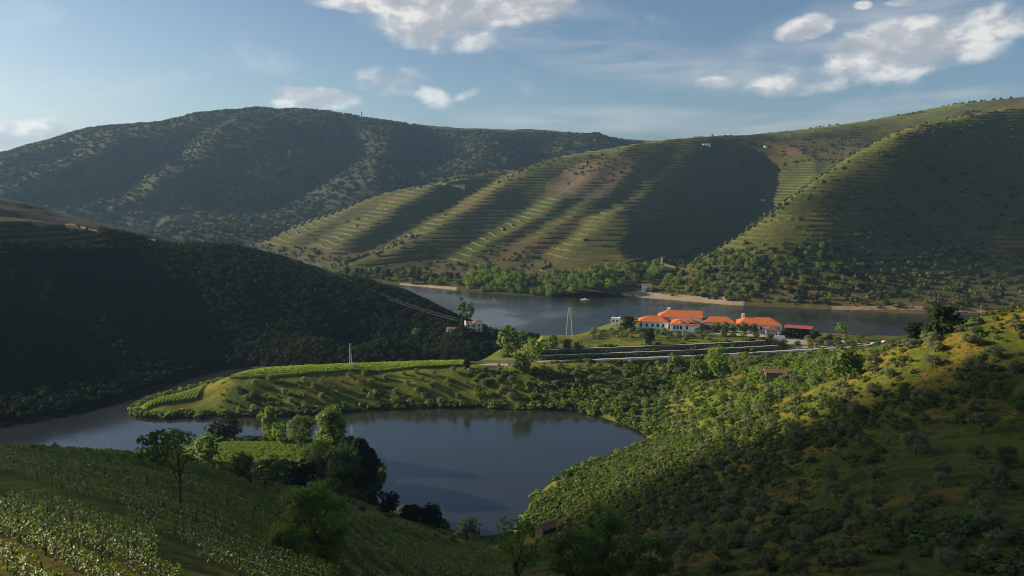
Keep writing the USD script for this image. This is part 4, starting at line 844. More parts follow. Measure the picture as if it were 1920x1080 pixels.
r4 = obj('roof', F(roof(45.4, 68, 9, 20, 5.22, 3.2)), M_['tiles'], hotel)
r5 = obj('roof', F(roof(68.6, 99, 4, 19, 5.22, 4.2, True, True)), M_['tiles'], hotel)
obj('lean_to_roof', F((lambda v, f: (v, f))(*roof(44, 64, 4.5, 8.7, 3.6, 1.2, True, True, 0.3))), M_['brown_tiles'], hotel)
for x in (46, 52, 58, 63): obj('post', F(box(x - .15, x + .15, 4.7, 5.0, -1, 3.5)), M_['white_wall'], hotel)
obj('chimney', F(box(72.5, 74.3, 11, 12, 8.6, 11.6)), M_['white_wall'], r5)
obj('chimney', F(box(20, 22.6, 19, 20, 11, 13.2)), M_['white_wall'], r3)
for x in (29.5, 34.5):
    d = obj('dormer', F(box(x - 1, x + 1, -4.0, -2.2, 6.2, 7.6)), M_['white_wall'], r2)
    obj('dormer_roof', F(roof(x - 1, x + 1, -4.0, -2.0, 7.62, 0.5, False, False, 0.2, 0.1)), M_['brown_tiles'], r2)
for x in (1.8, 5.8, 9.8, 13.6, 17.4): window(F, hotel, x, 2.0, 1.3, 2.2)
for x in (25.2, 27.3, 29.6, 33.8): window(F, hotel, x, 1.9, 1.2, 2.3, -5.0)
for x in (-3.0, -1.0, 4.5): window(F, hotel, x, 1.9, 1.2, 2.3, 42.5, 'side')
for x in (48.5, 53, 57.5, 62): window(F, hotel, x, 1.2, 1.3, 2.2, 9.0)
for x in (71, 74.5, 78, 81.5, 85): window(F, hotel, x, 1.8, 1.2, 2.2, 4.0)
window(F, hotel, 96.6, 2.4, 1.0, 1.6, 4.0)
obj('door', F(box(21.15, 22.05, 0.4, 0.8, -1.2, 4.6)), M_['dark_wall'], hotel)
# portico of the right wing
for x in (87.2, 95.4):
    for y in (-5.0,): obj('column', F(box(x - .45, x + .45, y - .45, y + .45, -2.2, 3.6)), M_['white_wall'], hotel)
obj('portico_wall', F(box(87.8, 94.8, 0.6, 1.0, -1.5, 3.4)), M_['white_wall'], hotel)
obj('portico_roof', F(roof(86.6, 96, -5.6, 2, 3.62, 1.9, True, True, 0.6)), M_['brown_tiles'], hotel)
obj('low_wall', F(box(92.6, 99.5, -7.6, -7.1, -3.2, 0.2)), M_['white_wall'], hotel)
# awning on posts
aw = np.array([[99.6, -1.0, 4.9], [118, -1.0, 4.2], [121, 9.5, 4.5], [101.5, 9.5, 5.2]])
obj('awning', F((np.vstack([aw, aw - [0, 0, .25]]), np.array([[0, 1, 2, 3], [7, 6, 5, 4], [0, 4, 5, 1], [1, 5, 6, 2], [2, 6, 7, 3], [3, 7, 4, 0]]))), M_['maroon'], hotel)
for x, y in ((101, -0.6), (109, -0.6), (117.4, -0.6), (119.8, 9), (110.5, 9)): obj('post', F(box(x - .15, x + .15, y - .15, y + .15, -3, 4.2)), M_['wood'], hotel)
# courtyard and garden trees of the hotel
def hotel_tree(x, y, h, kind, label, wide=1.0, name='courtyard_tree'):
    q = F((np.array([[x, y, 0.0]]), None))[0][0]; q[2] = float(Hs('near_ground', [q[0]], [q[1]])[0])
    plant(name, kind, q, h, label, 'tree', None, wide, seed=int(x * 31 + y * 7 + 5000))
for i, (x, y) in enumerate([(54, -1.5), (60.5, -2), (66.5, -2.2), (73, -1.6), (79.5, -1.4)]): hotel_tree(x, y, 6.6 + .5 * (i % 2), 'round_far', f'clipped round tree in the hotel courtyard, {ordinal(i + 1)} from the left', 1.0)
for i, (x, y, h) in enumerate([(103, 3, 6.0), (109, 1, 6.4), (115, 3, 6.2), (121, 0, 5.4)]): hotel_tree(x, y, h, 'dark_far', f'dense dark tree under the maroon awning, {ordinal(i + 1)} from the left', 1.35)
for i, (x, y, h) in enumerate([(46, -14, 2.6), (58, -17, 3.2), (64, -17, 3.4), (71, -18, 3.6), (79, -19, 3.8), (88, -20, 3.0), (97, -20, 3.4), (106, -19, 3.0)]): hotel_tree(x, y, h, 'bright_far' if i % 3 == 0 else 'round_far', f'small tree in the border under the hotel drive, {ordinal(i + 1)} from the left', 1.5, 'garden_tree')
r_ = np.random.default_rng(77); k_ = 0
for x in np.arange(-34, 46, 6.3):
    for y in (-36, -27, -19, -11):
        if y > -16 and x > -8: continue
        k_ += 1
        if r_.uniform() < .8: hotel_tree(x + r_.uniform(-2.2, 2.2) + (y % 5), y + r_.uniform(-2, 2), r_.uniform(2.6, 4.2), 'olive_far', f'silvery olive in the hotel garden in the {ORD[int(-(y + 11) // 8)]} row up from the wall, {ordinal(int((x + 34) / 6.3) + 1)} from the left' if False else f'silvery olive in the garden left of and below the hotel, {ordinal(k_)} counted across', 1.25, 'olive_tree')
# --- white tower
t0 = W(1145, 613, 17.5); F2 = Frame([t0[0], t0[1], 17.2], deg - 4)
tw = thing('tower', 'small square white roofless tower at the river edge left of the hotel', 'tower')
ww = 6.4
for b in (box(0, ww, 0, .5, -2, 7.2), box(0, .5, .52, ww, -2, 6.6), box(ww - .5, ww, .52, ww, -2, 7.2), box(.52, ww - .52, ww - .5, ww, -2, 6.8)): obj('wall', F2(b), M_['white_wall'], tw)
for x, z in ((4.6, 1.2), (4.6, 4.4), (1.8, 4.2)): window(F2, tw, x, z, 1.1, 1.5)
for x, z in ((3, 1.2), (3, 4.4)): window(F2, tw, x, z, 1.1, 1.5, ww, 'side')
# --- ruined station house and outbuilding
t0 = W(873, 622, 14.5); F3 = Frame([t0[0], t0[1], 14.3], 8)
rh = thing('ruined_house', 'ochre two-storey ruined house with empty windows under the gum trees', 'house')
for b in (box(0, 12.5, 0, .5, -2, 6.6), box(0, .5, .52, 8, -2, 7.4), box(12, 12.5, .52, 8, -2, 5.8), box(.52, 11.9, 7.5, 8, -2, 6.2)): obj('wall', F3(b), M_['ochre_wall'], rh)
obj('roof_remnant', F3(roof(5.5, 12.4, .6, 7.4, 6.62, 1.5, True, True, 0.2)), M_['brown_tiles'], rh)
for x in (2.2, 6.2, 10.2):
    for z in (0.6, 3.9): window(F3, rh, x, z, 1.2, 1.7)
t0 = W(838, 624, 14.0); F4 = Frame([t0[0], t0[1], 14.0], 6)
ob = thing('outbuilding', 'low white outbuilding with a columned porch left of the ruined house', 'building')
obj('wall', F4(box(0, 9.5, 2.4, 6, -1.5, 2.6)), M_['white_wall'], ob); obj('roof', F4(roof(0, 9.5, 0.2, 6, 2.75, 1.0, True, True, .3)), M_['brown_tiles'], ob)
for x in (0.4, 2.6, 4.8, 7.0, 9.2): obj('column', F4(box(x - .2, x + .2, 0.3, 0.7, -1.5, 2.56)), M_['white_wall'], ob)
# --- small houses
def cottage(px, py, Y, names, w, d, h, rise, wall, rf, deg, label, name='house', wins=2, z=None):
    q = P(px, py, Y); zz = float(np.max([Hs(n, [q[0]], [q[1]])[0] for n in names])) if z is None else z
    f = Frame([q[0], q[1], zz], deg); t = thing(name, label, 'house')
    obj('wall', f(box(-w / 2, w / 2, 0, d, -2.5, h)), M_[wall], t)
    obj('roof', f(roof(-w / 2, w / 2, 0, d, h + .02, rise, False, False, .35)), M_[rf], t)
    for e in (0, 1): obj('gable', f(gable_wall(-w / 2, w / 2, 0.02, d - 0.02, h, rise * .86, e)), M_[wall], t)
    for i in range(wins): window(f, t, -w / 2 + w * (i + .5) / wins, h * .35, 1.0, 1.3)
    return t
cottage(1212, 552, 849, VH + RH, 10.5, 7, 5.4, 2.0, 'white_wall', 'brown_tiles', -12, 'white riverside cottage with a grey roof on the far beach', wins=3)
cottage(858, 347, 1488, VH, 26, 9, 4.5, 2, 'ochre_wall', 'brown_tiles', 4, 'long low farmhouse on the crest of the left vineyard spur', wins=4)
cottage(833, 349, 1484, VH, 9, 7, 4.5, 2, 'white_wall', 'brown_tiles', 4, 'white end house beside the long farmhouse on the spur', wins=2)
cottage(1095, 313, 1530, VH, 8, 7, 4, 2, 'white_wall', 'tiles', -8, 'tiny white house above the bare brown field', wins=2)
cottage(1325, 272, 1672, VH, 15, 8, 5, 2.2, 'white_wall', 'brown_tiles', 0, 'white house on the skyline of the vineyard hill', wins=2)
cottage(1437, 270, 1735, VH, 8, 7, 4, 2, 'white_wall', 'brown_tiles', 10, 'small white house farther right on the skyline', wins=1)
cottage(1433, 330, 1530, VH, 6, 6, 4, 1.6, 'white_wall', 'brown_tiles', 0, 'white hut on the lit knoll in the shaded gully', name='hut', wins=1)
cottage(130, 424, 700, LH, 9, 6, 3.4, 1.4, 'white_wall', 'brown_tiles', 0, 'small white house on the crest of the left hill', wins=2)
cottage(283, 455, 690, LH, 7, 5, 3, 1.2, 'white_wall', 'brown_tiles', 0, 'lowest white hut on the descending left crest', name='hut', wins=1)
# --- brown shed and red hut on the near slopes
p = foot(1466, 709); f = Frame(p, -6); sh = thing('shed', 'long low shed with a brown roof among the trees below the road', 'shed')
obj('wall', f(box(-7.5, 7.5, 0, 5, -1.5, 2.2)), M_['stone'], sh); obj('roof', f(roof(-7.5, 7.5, 0, 5, 2.25, 1.4, False, False, .5)), M_['brown_tiles'], sh)
p = foot(1030, 1004); f = Frame(p, 38); hu = thing('hut', 'small hut with a rusty red roof low by the near shore', 'hut')
obj('wall', f(box(-3, 3, 0, 4, -2, 2.6)), M_['dark_wall'], hu); obj('roof', f(roof(-3, 3, 0, 4, 2.62, 1.5, False, False, .5)), M_['brown_tiles'], hu)
for e in (0, 1): obj('gable', f(gable_wall(-3, 3, .02, 3.98, 2.6, 1.2, e)), M_['dark_wall'], hu)
obj('door', f(box(-.5, .5, -.08, .0, -.4, 1.8)), M_['wood'], hu)
# --- road, parapet, retaining walls
def ribbon(xs, d0, d1, dz0, dz1, m=None):
    """A closed strip that follows the road: from offset d0 to d1 behind its near edge, from height dz0 to dz1 above it."""
    y, z = road_y(xs), road_z(xs); n = len(xs)
    v = np.concatenate([np.stack([xs, y + d, z + dz], -1) for d, dz in ((d0, dz0), (d0, dz1), (d1, dz1), (d1, dz0))])
    i = np.arange(n - 1); f = []
    for a, b in ((0, 1), (1, 2), (2, 3), (3, 0)): f.append(np.stack([a * n + i, a * n + i + 1, b * n + i + 1, b * n + i], -1))
    f.append(np.array([[0, n, 2 * n, 3 * n], [n - 1, 4 * n - 1, 3 * n - 1, 2 * n - 1]]))
    return v, np.vstack(f)[:, ::-1]
xs = np.linspace(-18, 262, 71)
tag(obj('road', ribbon(xs, 0.4, 7.2, -0.4, 0.06), M_['asphalt']), 'asphalt road along the top of the slope', kind='structure')
pw = thing('parapet', 'long pale stone parapet along the near edge of the road', 'wall')
for k in range(0, 60, 6): obj('coping', ribbon(np.linspace(16 + k / 60 * 208, 16 + (k + 6) / 60 * 208 - 0.05, 8), -0.5, 0.35, -1.6, 0.95), M_['pale_stone'], pw)
xw = np.linspace(WALL_X[0] - 0.5, WALL_X[1] + 3, 50)
t = thing('retaining_wall', 'lower dark stone retaining wall directly behind the road', 'wall')
obj('wall_face', ribbon(xw, 7.8, 9.4, -0.8, 2.6), M_['stone'], t); obj('coping', ribbon(xw, 7.7, 8.2, 2.604, 2.75), M_['pale_stone'], t)
t = thing('retaining_wall', 'upper stone retaining wall that carries the hotel garden', 'wall')
xw = np.linspace(WALL_X[0] - 0.5, WALL_X[1] - 4, 50)
obj('wall_face', ribbon(xw, 13.4, 15.4, 2.0, 5.0), M_['stone'], t); obj('coping', ribbon(xw, 13.3, 13.8, 5.004, 5.15), M_['pale_stone'], t)
# gravel apron and hotel drive, bridge
def patch(poly, z, m, name, label, lift=0.12, names=NG, kind='structure', n=26):
    """A sheet draped over the ground inside a ground polygon given by photograph pixels at height z."""
    import shapely
    w = np.array([W(a, b, z)[:2] for a, b in poly]); sp = shapely.Polygon(w)
    x0, y0, x1, y1 = sp.bounds; s = max((x1 - x0), (y1 - y0)) / n; s = min(s, 2.0)
    X, Y = np.meshgrid(np.arange(x0, x1 + s, s), np.arange(y0, y1 + s, s))
    Z = np.max([Hs(k, X.ravel(), Y.ravel()) for k in names], 0) + lift
    v = np.stack([X.ravel(), Y.ravel(), Z], -1); f = grid_faces(*X.shape)
    c = v[f].mean(1); f = f[shapely.contains_xy(sp, c[:, 0], c[:, 1])]
    u, inv = np.unique(f, return_inverse=True)
    return tag(obj(name, (v[u], inv.reshape(f.shape)), m, smooth=True), label, kind=kind)
patch([(895, 686), (925, 679), (1000, 675), (1005, 681), (950, 686)], 15, M_['gravel'], 'gravel_apron', 'pale gravel apron at the left end of the road', 0.15)
patch([(1312, 622), (1345, 616), (1420, 624), (1520, 634), (1600, 646), (1560, 648), (1480, 640), (1400, 634), (1340, 628)], 19.5, M_['gravel'], 'drive', 'pale drive in front of the hotel', 0.2)
patch([(1165, 552), (1200, 551), (1300, 559), (1395, 566), (1395, 573), (1300, 567), (1180, 559)], 1.2, M_['sand'], 'beach', 'sandy beach across the river', 0.25, VH + RH)
patch([(1560, 572), (1700, 576), (1870, 582), (1870, 584.5), (1700, 579), (1560, 575)], 3, M_['soil'], 'bank_track', 'pale track along the right river bank', 0.3, RH)
patch([(750, 531), (855, 540), (855, 542.5), (750, 533)], 1.0, M_['sand'], 'beach', 'narrow pale beach on the far bank', 0.25, VH)
q = W(1622, 655, 14.5); fb_ = Frame([q[0], q[1], q[2]], -28); br = thing('bridge', 'short stone bridge where the road meets the grassy spur', 'bridge')
for b in (box(-5, 5, 0, .8, -4, 2.2), box(-5, 5, 7, 7.8, -4, 2.2)): obj('parapet', fb_(b), M_['pale_stone'], br)
obj('deck', fb_(box(-5, 5, .82, 6.98, -.6, 1.2)), M_['stone'], br)
# --- cars
def car_proto(k, paint):
    x = UsdGeom.Xform.Define(stage, f'/World/Prototypes/car_{k}')
    b = '/World/Prototypes/car_' + str(k) + '/'
    prof = np.array([[-2.1, .35], [-2.15, .85], [-1.5, .95], [-.95, 1.42], [.85, 1.45], [1.45, .98], [2.1, .82], [2.15, .38]])
    import shapely
    body = trimesh.creation.extrude_polygon(shapely.Polygon(prof), 1.7, engine='earcut'); body.apply_transform(np.array([[1, 0, 0, 0], [0, 0, 1, -.85], [0, 1, 0, 0], [0, 0, 0, 1.0]]))
    usdkit.mesh(stage, b + 'body', body, M_[paint])
    gl = trimesh.creation.extrude_polygon(shapely.Polygon([[-1.3, .98], [-.88, 1.36], [.78, 1.38], [1.2, 1.0]]), 1.74, engine='earcut'); gl.apply_transform(np.array([[1, 0, 0, 0], [0, 0, 1, -.87], [0, 1, 0, 0], [0, 0, 0, 1.0]]))
    usdkit.mesh(stage, b + 'windows', gl, M_['glass'])
    for i, (wx, wy) in enumerate(((-1.3, -.8), (1.3, -.8), (-1.3, .8), (1.3, .8))):
        c = trimesh.creation.cylinder(.33, .22, sections=14); c.apply_transform(trimesh.transformations.rotation_matrix(math.pi / 2, [1, 0, 0])); c.apply_translation([wx, wy, .33])
        usdkit.mesh(stage, b + ('wheel' if i == 0 else f'wheel_{i:03d}'), c, M_['tyre'])
for k, pnt in enumerate(('car_dark', 'car_silver', 'car_white')): car_proto(k, pnt)
for i, (px, py, k, a, lb) in enumerate([(1638, 645, 1, 20, 'silver car parked at the bridge end, nearest the bridge'), (1648, 643, 0, 15, 'dark car parked between the silver and the white car by the bridge'), (1658, 642, 2, 20, 'white car parked right of the dark car by the bridge'), (1668, 641, 0, 18, 'dark car parked farthest right by the bridge'),
                                        (1556, 641, 0, 75, 'dark car in the car park right of the hotel, leftmost'), (1568, 641, 0, 75, 'dark car in the middle of the car park right of the hotel'), (1580, 641, 1, 75, 'silver car in the car park right of the hotel'), (1592, 641, 0, 75, 'dark car rightmost in the car park right of the hotel')]):
    q = W(px, py, 17); x = UsdGeom.Xform.Define(stage, '/World/' + numbered('parked_car'))
    x.AddTranslateOp().Set(Gf.Vec3d(q[0], q[1], float(Hs('near_ground', [q[0]], [q[1]])[0]) + 0.1)); x.AddRotateZOp().Set(a)
    x.GetPrim().GetReferences().AddInternalReference(f'/World/Prototypes/car_{k}'); x.GetPrim().SetInstanceable(True)
    tag(x, lb, 'car', 'cars parked right of the hotel')
# --- pylons, poles, mast, cables
def bars(ps, r=0.06):
    return join([tube([a, b], [r, r], 4) for a, b in ps])
def pylon(p, h, base, label, name='pylon', m='iron', arms=(0.95, 0.8), r=0.09):
    p = np.asarray(p, float); t = thing(name, label, 'pylon'); b2, tp = base / 2, base * 0.14
    c = lambda z, i: p + [(b2 + (tp - b2) * z / h) * (1, -1, -1, 1)[i], (b2 + (tp - b2) * z / h) * (1, 1, -1, -1)[i], z]
    for i in range(4): obj('leg', bars([(c(-1, i), c(h, i))], r * 1.3), M_[m], t)
    n = 7; br_ = []
    for k in range(n):
        z0, z1 = h * k / n, h * (k + 1) / n
        for i in range(4):
            j = (i + 1) % 4; br_ += [(c(z0, i), c(z1, j)), (c(z1, i), c(z1, j))]
    obj('bracing', bars(br_, r * .6), M_[m], t)
    for a in arms:
        obj('crossarm', bars([(p + [-base * .75, 0, h * a], p + [base * .75, 0, h * a]), (p + [-base * .75, 0, h * a], p + [0, 0, h * a - base * .3]), (p + [base * .75, 0, h * a], p + [0, 0, h * a - base * .3])], r), M_[m], t)
    return t
pp = {}
def put(px, py, Y, names):
    q = P(px, py, Y); return np.array([q[0], q[1], max(float(Hs(n, [q[0]], [q[1]])[0]) for n in names)])
pylon(put(1067, 640, 540, NG), 20, 4.4, 'pale lattice pylon standing against the river', arms=(1.0, .86), r=.045)
pylon(foot(658, 691), 15, 1.6, 'narrow white lattice mast on the vineyard strip', name='power_mast', arms=(1.0,))
pylon(put(555, 515, 700, LH), 15, 3, 'dark pylon on the slope of the left hill', m='wood', arms=(1.0, .85))
pylon(put(217, 447, 690, LH), 14, 2.4, 'small pylon on the left crest', m='wood', arms=(1.0,))
pylon(put(1240, 515, 930, VH + RH), 16, 3, 'grey pylon at the river end of the shaded gully', arms=(1.0, .85))
pylon(put(678, 209, 2295, MT), 34, 3.2, 'tall thin antenna mast on the mountain crest', name='antenna_mast', m='wood', arms=(.98,), r=.35)
def pole(p, h, label, name='utility_pole', arm=True, r=.14, m='wood'):
    p = np.asarray(p, float); t = thing(name, label, 'pole')
    obj('shaft', tube([p - [0, 0, .6], p + [0, 0, h]], [r, r * .7], 7), M_[m], t)
    if arm: obj('crossarm', tube([p + [-.9, 0, h - .5], p + [.9, 0, h - .5]], [.07, .07], 4), M_[m], t)
    return t
pole(put(1542, 258, 1800, VH), 22, 'thin pole on the skyline of the right ridge', r=.3)
pole(foot(1355, 892), 9.5, 'wooden pole on the brown grass above the right pond shore')
pole(foot(1461, 772), 10, 'wooden pole among the trees below the brown shed')
pole(foot(946, 690), 6, 'short white pole on the gravel apron', m='iron')
def cable(pts, sag, label, r=.05):
    a, b = map(np.asarray, pts); s = np.linspace(0, 1, 24)[:, None]
    path = a + (b - a) * s - np.array([0, 0, 1]) * (4 * s * (1 - s) * sag)
    tag(obj('power_cable', tube(path, [r] * 24, 4), M_['iron']), label, 'cable', 'cables over the left hill')
e0 = put(555, 515, 700, LH) + [0, 0, 14.5]; e1 = foot(946, 690) + [0, 0, 6.0]; e2 = put(217, 447, 690, LH) + [0, 0, 13.5]
a0 = P(476, 522, 640); a1 = P(850, 604, 590)
for k, (dz, w_) in enumerate([(0.0, 'upper'), (-1.8, 'lower')]):
    cable((e0 + [0, 0, dz], P(858, 602, 596) + [0, 0, dz + 2]), 6, f'{w_} pale cable hanging down the left hill to the station', .05)
cable((e2, e0), 5, 'cable between the two pylons on the left hill', .06)
# --- boats and buoys
def boat(px, py, L, label):
    q = W(px, py, 0); t = thing('boat', label, 'boat'); s = np.linspace(-1, 1, 9)
    hw = .17 * L * np.sqrt(np.clip(1 - (s * .98) ** 4, 0, 1)) * np.where(s > 0, 1 - .75 * s ** 2, 1)
    v = []; f = []
    for i, a in enumerate(s):
        v += [[a * L / 2, -hw[i], .55], [a * L / 2, -hw[i] * .6, -.2], [a * L / 2, hw[i] * .6, -.2], [a * L / 2, hw[i], .55]]
    for i in range(8):
        for j in range(4):
            k = (j + 1) % 4; f.append([i * 4 + j, (i + 1) * 4 + j, (i + 1) * 4 + k, i * 4 + k])
    fr = Frame(q, -8)
    obj('hull', fr((np.array(v), np.array(f))), M_['white_paint'], t); obj('cabin', fr(box(-L * .2, L * .12, -L * .09, L * .09, .56, 1.5)), M_['white_paint'], t)
boat(1097, 562, 9, 'white boat moored under the trees of the far bank')
boat(445, 683.5, 3.2, 'tiny white boat on the dark inlet, the left one'); boat(532, 679, 3.0, 'tiny white boat on the dark inlet, the right one')
# ------------------------------------------------------------------ vines
def vine_row(path, seed, per_m, leaf, h=1.5, w=.45, base=.35):
    """Leaves of one trained row along the ground points of path."""
    r_ = np.random.default_rng(seed)
    path = np.asarray(path, float); cum = np.r_[0, np.cumsum(np.linalg.norm(np.diff(path, axis=0), axis=1))]
    n = int(cum[-1] * per_m)
    if n < 4: return None
    d = r_.uniform(0, cum[-1], n)
    c = np.stack([np.interp(d, cum, path[:, i]) for i in range(3)], -1)
    bushy = 0.6 + 0.8 * meshkit.noise(np.stack([d / 1.3, d * 0 + seed, d * 0], -1), 3)
    t = np.gradient(path, axis=0); t = np.stack([np.interp(d, cum, t[:, i]) for i in range(3)], -1); t /= np.linalg.norm(t, axis=1, keepdims=True)
    side = np.cross(t, [0, 0, 1.0])
    u = r_.uniform(-1, 1, n); zz = base + (h - base) * r_.uniform(0, 1, n) ** .8 * (.75 + .35 * bushy)
    c = c + side * (u * w * bushy * (1.1 - .5 * (zz - base) / h))[:, None] + np.array([0, 0, 1]) * zz[:, None]
    nrm = side * np.sign(u)[:, None] * .8 + [0, 0, .7]
    return leaf_quads(c, nrm, leaf, r_, 1.15, .5)
def posts_at(path, every, r_, h=1.7):
    path = np.asarray(path, float); cum = np.r_[0, np.cumsum(np.linalg.norm(np.diff(path, axis=0), axis=1))]
    return [np.array([np.interp(d, cum, path[:, i]) for i in range(3)]) for d in np.arange(r_.uniform(0, every), cum[-1], every)]
def drape(a, b, n, names=NG):
    s = np.linspace(0, 1, n)[:, None]; q = np.asarray(a)[None, :2] * (1 - s) + np.asarray(b)[None, :2] * s
    return np.c_[q, np.max([Hs(k, q[:, 0], q[:, 1]) for k in names], 0)]
def row_thing(path, seed, per_m, leaf, label, group, post_every=None, leafm='vine', **k):
    q = proj(path + [0, 0, 1.0]); inn = (q[:, 0] > -40) & (q[:, 0] < 1960) & (q[:, 1] < 1320) & (path[:, 1] > 12)
    if inn.sum() < 4: return
    path = path[inn]; vf = vine_row(path, seed, per_m, leaf, **k)
    if vf is None: return
    t = thing('vine_row', label, 'vine row', group)
    obj('foliage', vf, M_[leafm], t)
    if post_every and leafm == 'vine' and np.linalg.norm(path - EYE, axis=1).min() < 110:
        cum = np.r_[0, np.cumsum(np.linalg.norm(np.diff(path, axis=0), axis=1))]; r_ = np.random.default_rng(seed + 9); ms = []
        for d in np.arange(.6, cum[-1], 1.3):
            p = np.array([np.interp(d, cum, path[:, i]) for i in range(3)]); e = p + [r_.normal(0, .15), r_.normal(0, .15), r_.uniform(.7, 1.0)]
            ms.append(tube([p - [0, 0, .15], (p + e) / 2 + r_.normal(0, .05, 3), e], [.045, .035, .025], 4))
        if ms: tag(obj('stem', join(ms), M_['bark'], t), kind='stuff')
        for hw in (.8, 1.3): obj('wire', tube(path[::3] + [0, 0, hw], [.006] * len(path[::3]), 3), M_['iron'], t)
    if post_every:
        r_ = np.random.default_rng(seed)
        for p in posts_at(path, post_every, r_):
            hh = r_.uniform(1.5, 2.0); obj('post', tube([p - [0, 0, .3], p + [r_.normal(0, .05), r_.normal(0, .05), hh]], [.055, .045], 5), M_['wood'], t)
# near hillside: rows run down the slope to the right, in two blocks parted by a grassy track
dirn = np.array([.80, -.60]); perp = np.array([-.60, -.80])
c0 = foot(250, 900)[:2]
def block(poly, n0, n1, step, text, group, per, leaf, post, seed, **k):
    found = []
    for i in range(n0, n1):
        a = c0 + perp * (-i) * step
        path = drape(a - dirn * 110, a + dirn * 110, 150)
        q = proj(path); path = path[in_poly(q[:, 0], q[:, 1], poly) & (path[:, 1] > 14)]
        if len(path) > 6: found.append(path)
    found.sort(key=lambda p: proj(p)[:, 0].mean())
    for i, path in enumerate(found):
        d = np.linalg.norm(path - EYE, axis=1).mean()
        row_thing(path, seed + i, per(d), leaf(d), f'{text}, {ordinal(i + 1)} from the left', group, post, **k)
block([(-60, 836), (230, 840), (300, 856), (400, 880), (470, 918), (560, 955), (640, 985), (640, 1120), (430, 1120), (330, 1020), (180, 948), (60, 905), (-60, 880)], -26, 30, 4.8, 'vine row with dark posts beyond the grassy track', 'hillside vine rows', lambda d: float(np.clip(2600 / d, 14, 34)), lambda d: float(np.clip(d / 420, .2, .40)), 6.5, 300, h=1.4, w=.26)
block([(-80, 955), (60, 950), (190, 975), (310, 1035), (430, 1300), (-80, 1300)], -60, 60, 3.0, 'leafy front vine row at the lower left', 'front vine rows', lambda d: 110.0, lambda d: .155, 3.6, 400, h=1.6, w=.42)
# slope above the near pond shore
k_ = 0
c0 = foot(780, 1030)[:2]
for i in range(-20, 20):
    a = c0 + np.array([.92, .39]) * i * 3.8
    path = drape(a - np.array([-.39, .92]) * 70, a + np.array([-.39, .92]) * 70, 90); q = proj(path)
    blk = in_poly(q[:, 0], q[:, 1], [(640, 960), (730, 975), (850, 1008), (900, 1025), (960, 1050), (980, 1120), (600, 1120), (560, 1000)]) & (path[:, 2] > 3)
    if blk.sum() > 5:
        k_ += 1
        row_thing(path[blk], 500 + i, 22, .42, f'vine row above the near pond shore, {ordinal(k_)} from the left', 'vine rows above the near shore', 14)
# the vineyard strip and the small vineyard at the tip
k_ = 0
for i in range(10):
    s = i / 9
    nearl = [W(430, 713, 12), W(480, 711, 13), W(560, 704, 14.5), W(660, 695.5, 15), W(780, 691.5, 15), W(868, 688, 15)]
    farl = [W(470, 701, 12), W(520, 693, 13), W(580, 689, 14.2), W(660, 685, 14.6), W(780, 682, 14.8), W(880, 680, 15)]
    pts = np.array(nearl) * (1 - s) + np.array(farl) * s
    d = np.linspace(0, 5, 120); pth = np.stack([np.interp(d, range(6), pts[:, j]) for j in range(3)], -1); pth[:, 2] = Hs('near_ground', pth[:, 0], pth[:, 1])
    k_ += 1
    row_thing(pth, 600 + i, 30, .55, f'sunlit vine row along the vineyard strip, {ordinal(k_)} from its near edge', 'rows of the vineyard strip', None, 'young_vine', h=1.5, w=.5)
k_ = 0
for i in range(15):
    s = i / 14
    a = W(268 + (366 - 268) * s, 764 + (752 - 764) * s, 4.0); b = W(276 + (388 - 276) * s, 755 + (727 - 755) * s, 5.0)
    k_ += 1
    row_thing(drape(a, b, 14), 640 + i, 40, .42, f'short vine row on the tip of the peninsula, {ordinal(k_)} from the water', 'rows on the peninsula tip', None, 'young_vine', h=1.3, w=.4)
# terraces across the river: rows along the contours, past counting
def contours(fun, x0, x1, y0, y1, s, levels, mask):
    """Segments (n, 2, 2) where fun crosses the levels (marching squares), kept where mask(x, y) holds."""
    x = np.arange(x0, x1, s); y = np.arange(y0, y1, s); X, Y = np.meshgrid(x, y); Z = fun(X, Y); segs = []
    for L in levels:
        A = Z - L; cr = []
        c = [A[:-1, :-1], A[:-1, 1:], A[1:, 1:], A[1:, :-1]]; pos = [(0, 0), (s, 0), (s, s), (0, s)]
        bx, by = X[:-1, :-1], Y[:-1, :-1]
        pt, ok = [], []
        for e in range(4):
            a, b = c[e], c[(e + 1) % 4]; o = (a > 0) != (b > 0); t = np.where(o, a / np.where(o, a - b, 1), 0)
            pt.append(np.stack([bx + pos[e][0] + (pos[(e + 1) % 4][0] - pos[e][0]) * t, by + pos[e][1] + (pos[(e + 1) % 4][1] - pos[e][1]) * t], -1)); ok.append(o)
        ok = np.array(ok); two = ok.sum(0) == 2
        for e in range(4):
            for g in range(e + 1, 4):
                m = two & ok[e] & ok[g]
                if m.any(): segs.append(np.stack([pt[e][m], pt[g][m]], 1))
    sg = np.concatenate(segs); mid = sg.mean(1)
    return sg[mask(mid[:, 0], mid[:, 1])]
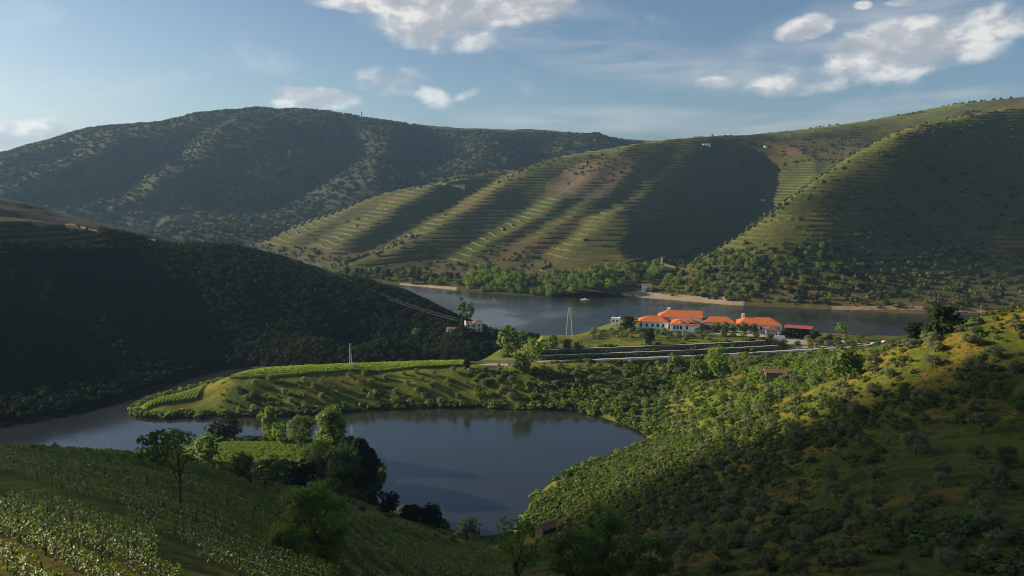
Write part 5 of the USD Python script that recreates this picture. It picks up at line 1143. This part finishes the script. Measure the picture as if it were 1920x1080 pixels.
def hedge_mesh(sg, zf, h, w, seed):
    """A roof-shaped hedge on every segment, uneven in height and width."""
    a, b = sg[:, 0], sg[:, 1]; t = b - a; L = np.linalg.norm(t, axis=1, keepdims=True) + 1e-9; n = np.stack([-t[:, 1], t[:, 0]], -1) / L
    vs = []
    for p in (a, b):
        k = meshkit.noise(np.c_[p / 5.0, np.full(len(p), seed)], 1)
        hh = h * (.45 + 1.0 * k); ww = (w * (.6 + .7 * k))[:, None]; z = zf(p[:, 0], p[:, 1])
        vs += [np.c_[p - n * ww, z - .2], np.c_[p - n * ww * .6, z + hh * .8], np.c_[p + n * ww * .5, z + hh], np.c_[p + n * ww, z - .2]]
    v = np.stack(vs, 1).reshape(-1, 3); i = np.arange(len(a))[:, None] * 8
    return v, np.concatenate([i + q for q in ([0, 1, 5, 4], [1, 2, 6, 5], [2, 3, 7, 6])])
def hill_rows(name, smooth, seed, dz, nm, box_, levels, maskf, label):
    u = lambda x, y: (smooth(x, y) + fb(x, y, 140, 2, seed) * 7) / dz
    lv = [k + q for k in levels for q in (.30,)]
    sg = contours(u, *box_, 6.0, lv, maskf)
    mid = np.c_[sg.mean(1), Hs(nm, *sg.mean(1).T)]
    q = proj(mid); keep = (q[:, 0] > -20) & (q[:, 0] < 1940) & (H(mid[:, 0], mid[:, 1]) < mid[:, 2] + .6); sg, mid = sg[keep], mid[keep]
    sg = sg[visible(mid, 3)]
    tag(obj(name, hedge_mesh(sg, lambda x, y: Hs(nm, x, y), 2.3, 1.15, seed), M_['hedge']), label, kind='stuff')
M_['hedge'] = noisy('vine_hedge', [(0.3, (0.022, 0.034, 0.008)), (0.55, (0.05, 0.065, 0.014)), (0.75, (0.085, 0.095, 0.024))], 0.5)
BARE = [(1020, 345), (1085, 305), (1150, 305), (1160, 340), (1140, 372), (1020, 372)]
def vm(x, y):
    z = v_smooth(x, y); q = proj(np.stack([x, y, z], -1))
    return (v_mask(x, y, z) > .4) & ~in_poly(q[:, 0], q[:, 1], BARE)
hill_rows('terrace_vines', v_smooth, 25, 5.2, 'vineyard_hill', (-480, 1100, 860, 2000), range(1, 62), vm, 'vine rows along the terraces of the vineyard hill')
hill_rows('terrace_vines', r_smooth, 35, 4.8, 'right_hill', (150, 1000, 720, 1400), range(3, 56), lambda x, y: r_mask(x, y, r_smooth(x, y)) > .4, 'vine rows along the terraces of the right hill')
lm = lambda x, y: in_poly(*proj(np.stack([x, y, h_left(x, y)], -1)).T, [(-40, 410), (190, 432), (200, 466), (60, 462), (-40, 470)])
hill_rows('terrace_vines', h_left, 45, 3.6, 'left_hill', (-620, -200, 560, 760), range(8, 34), lm, 'vine rows along the crest of the left hill')
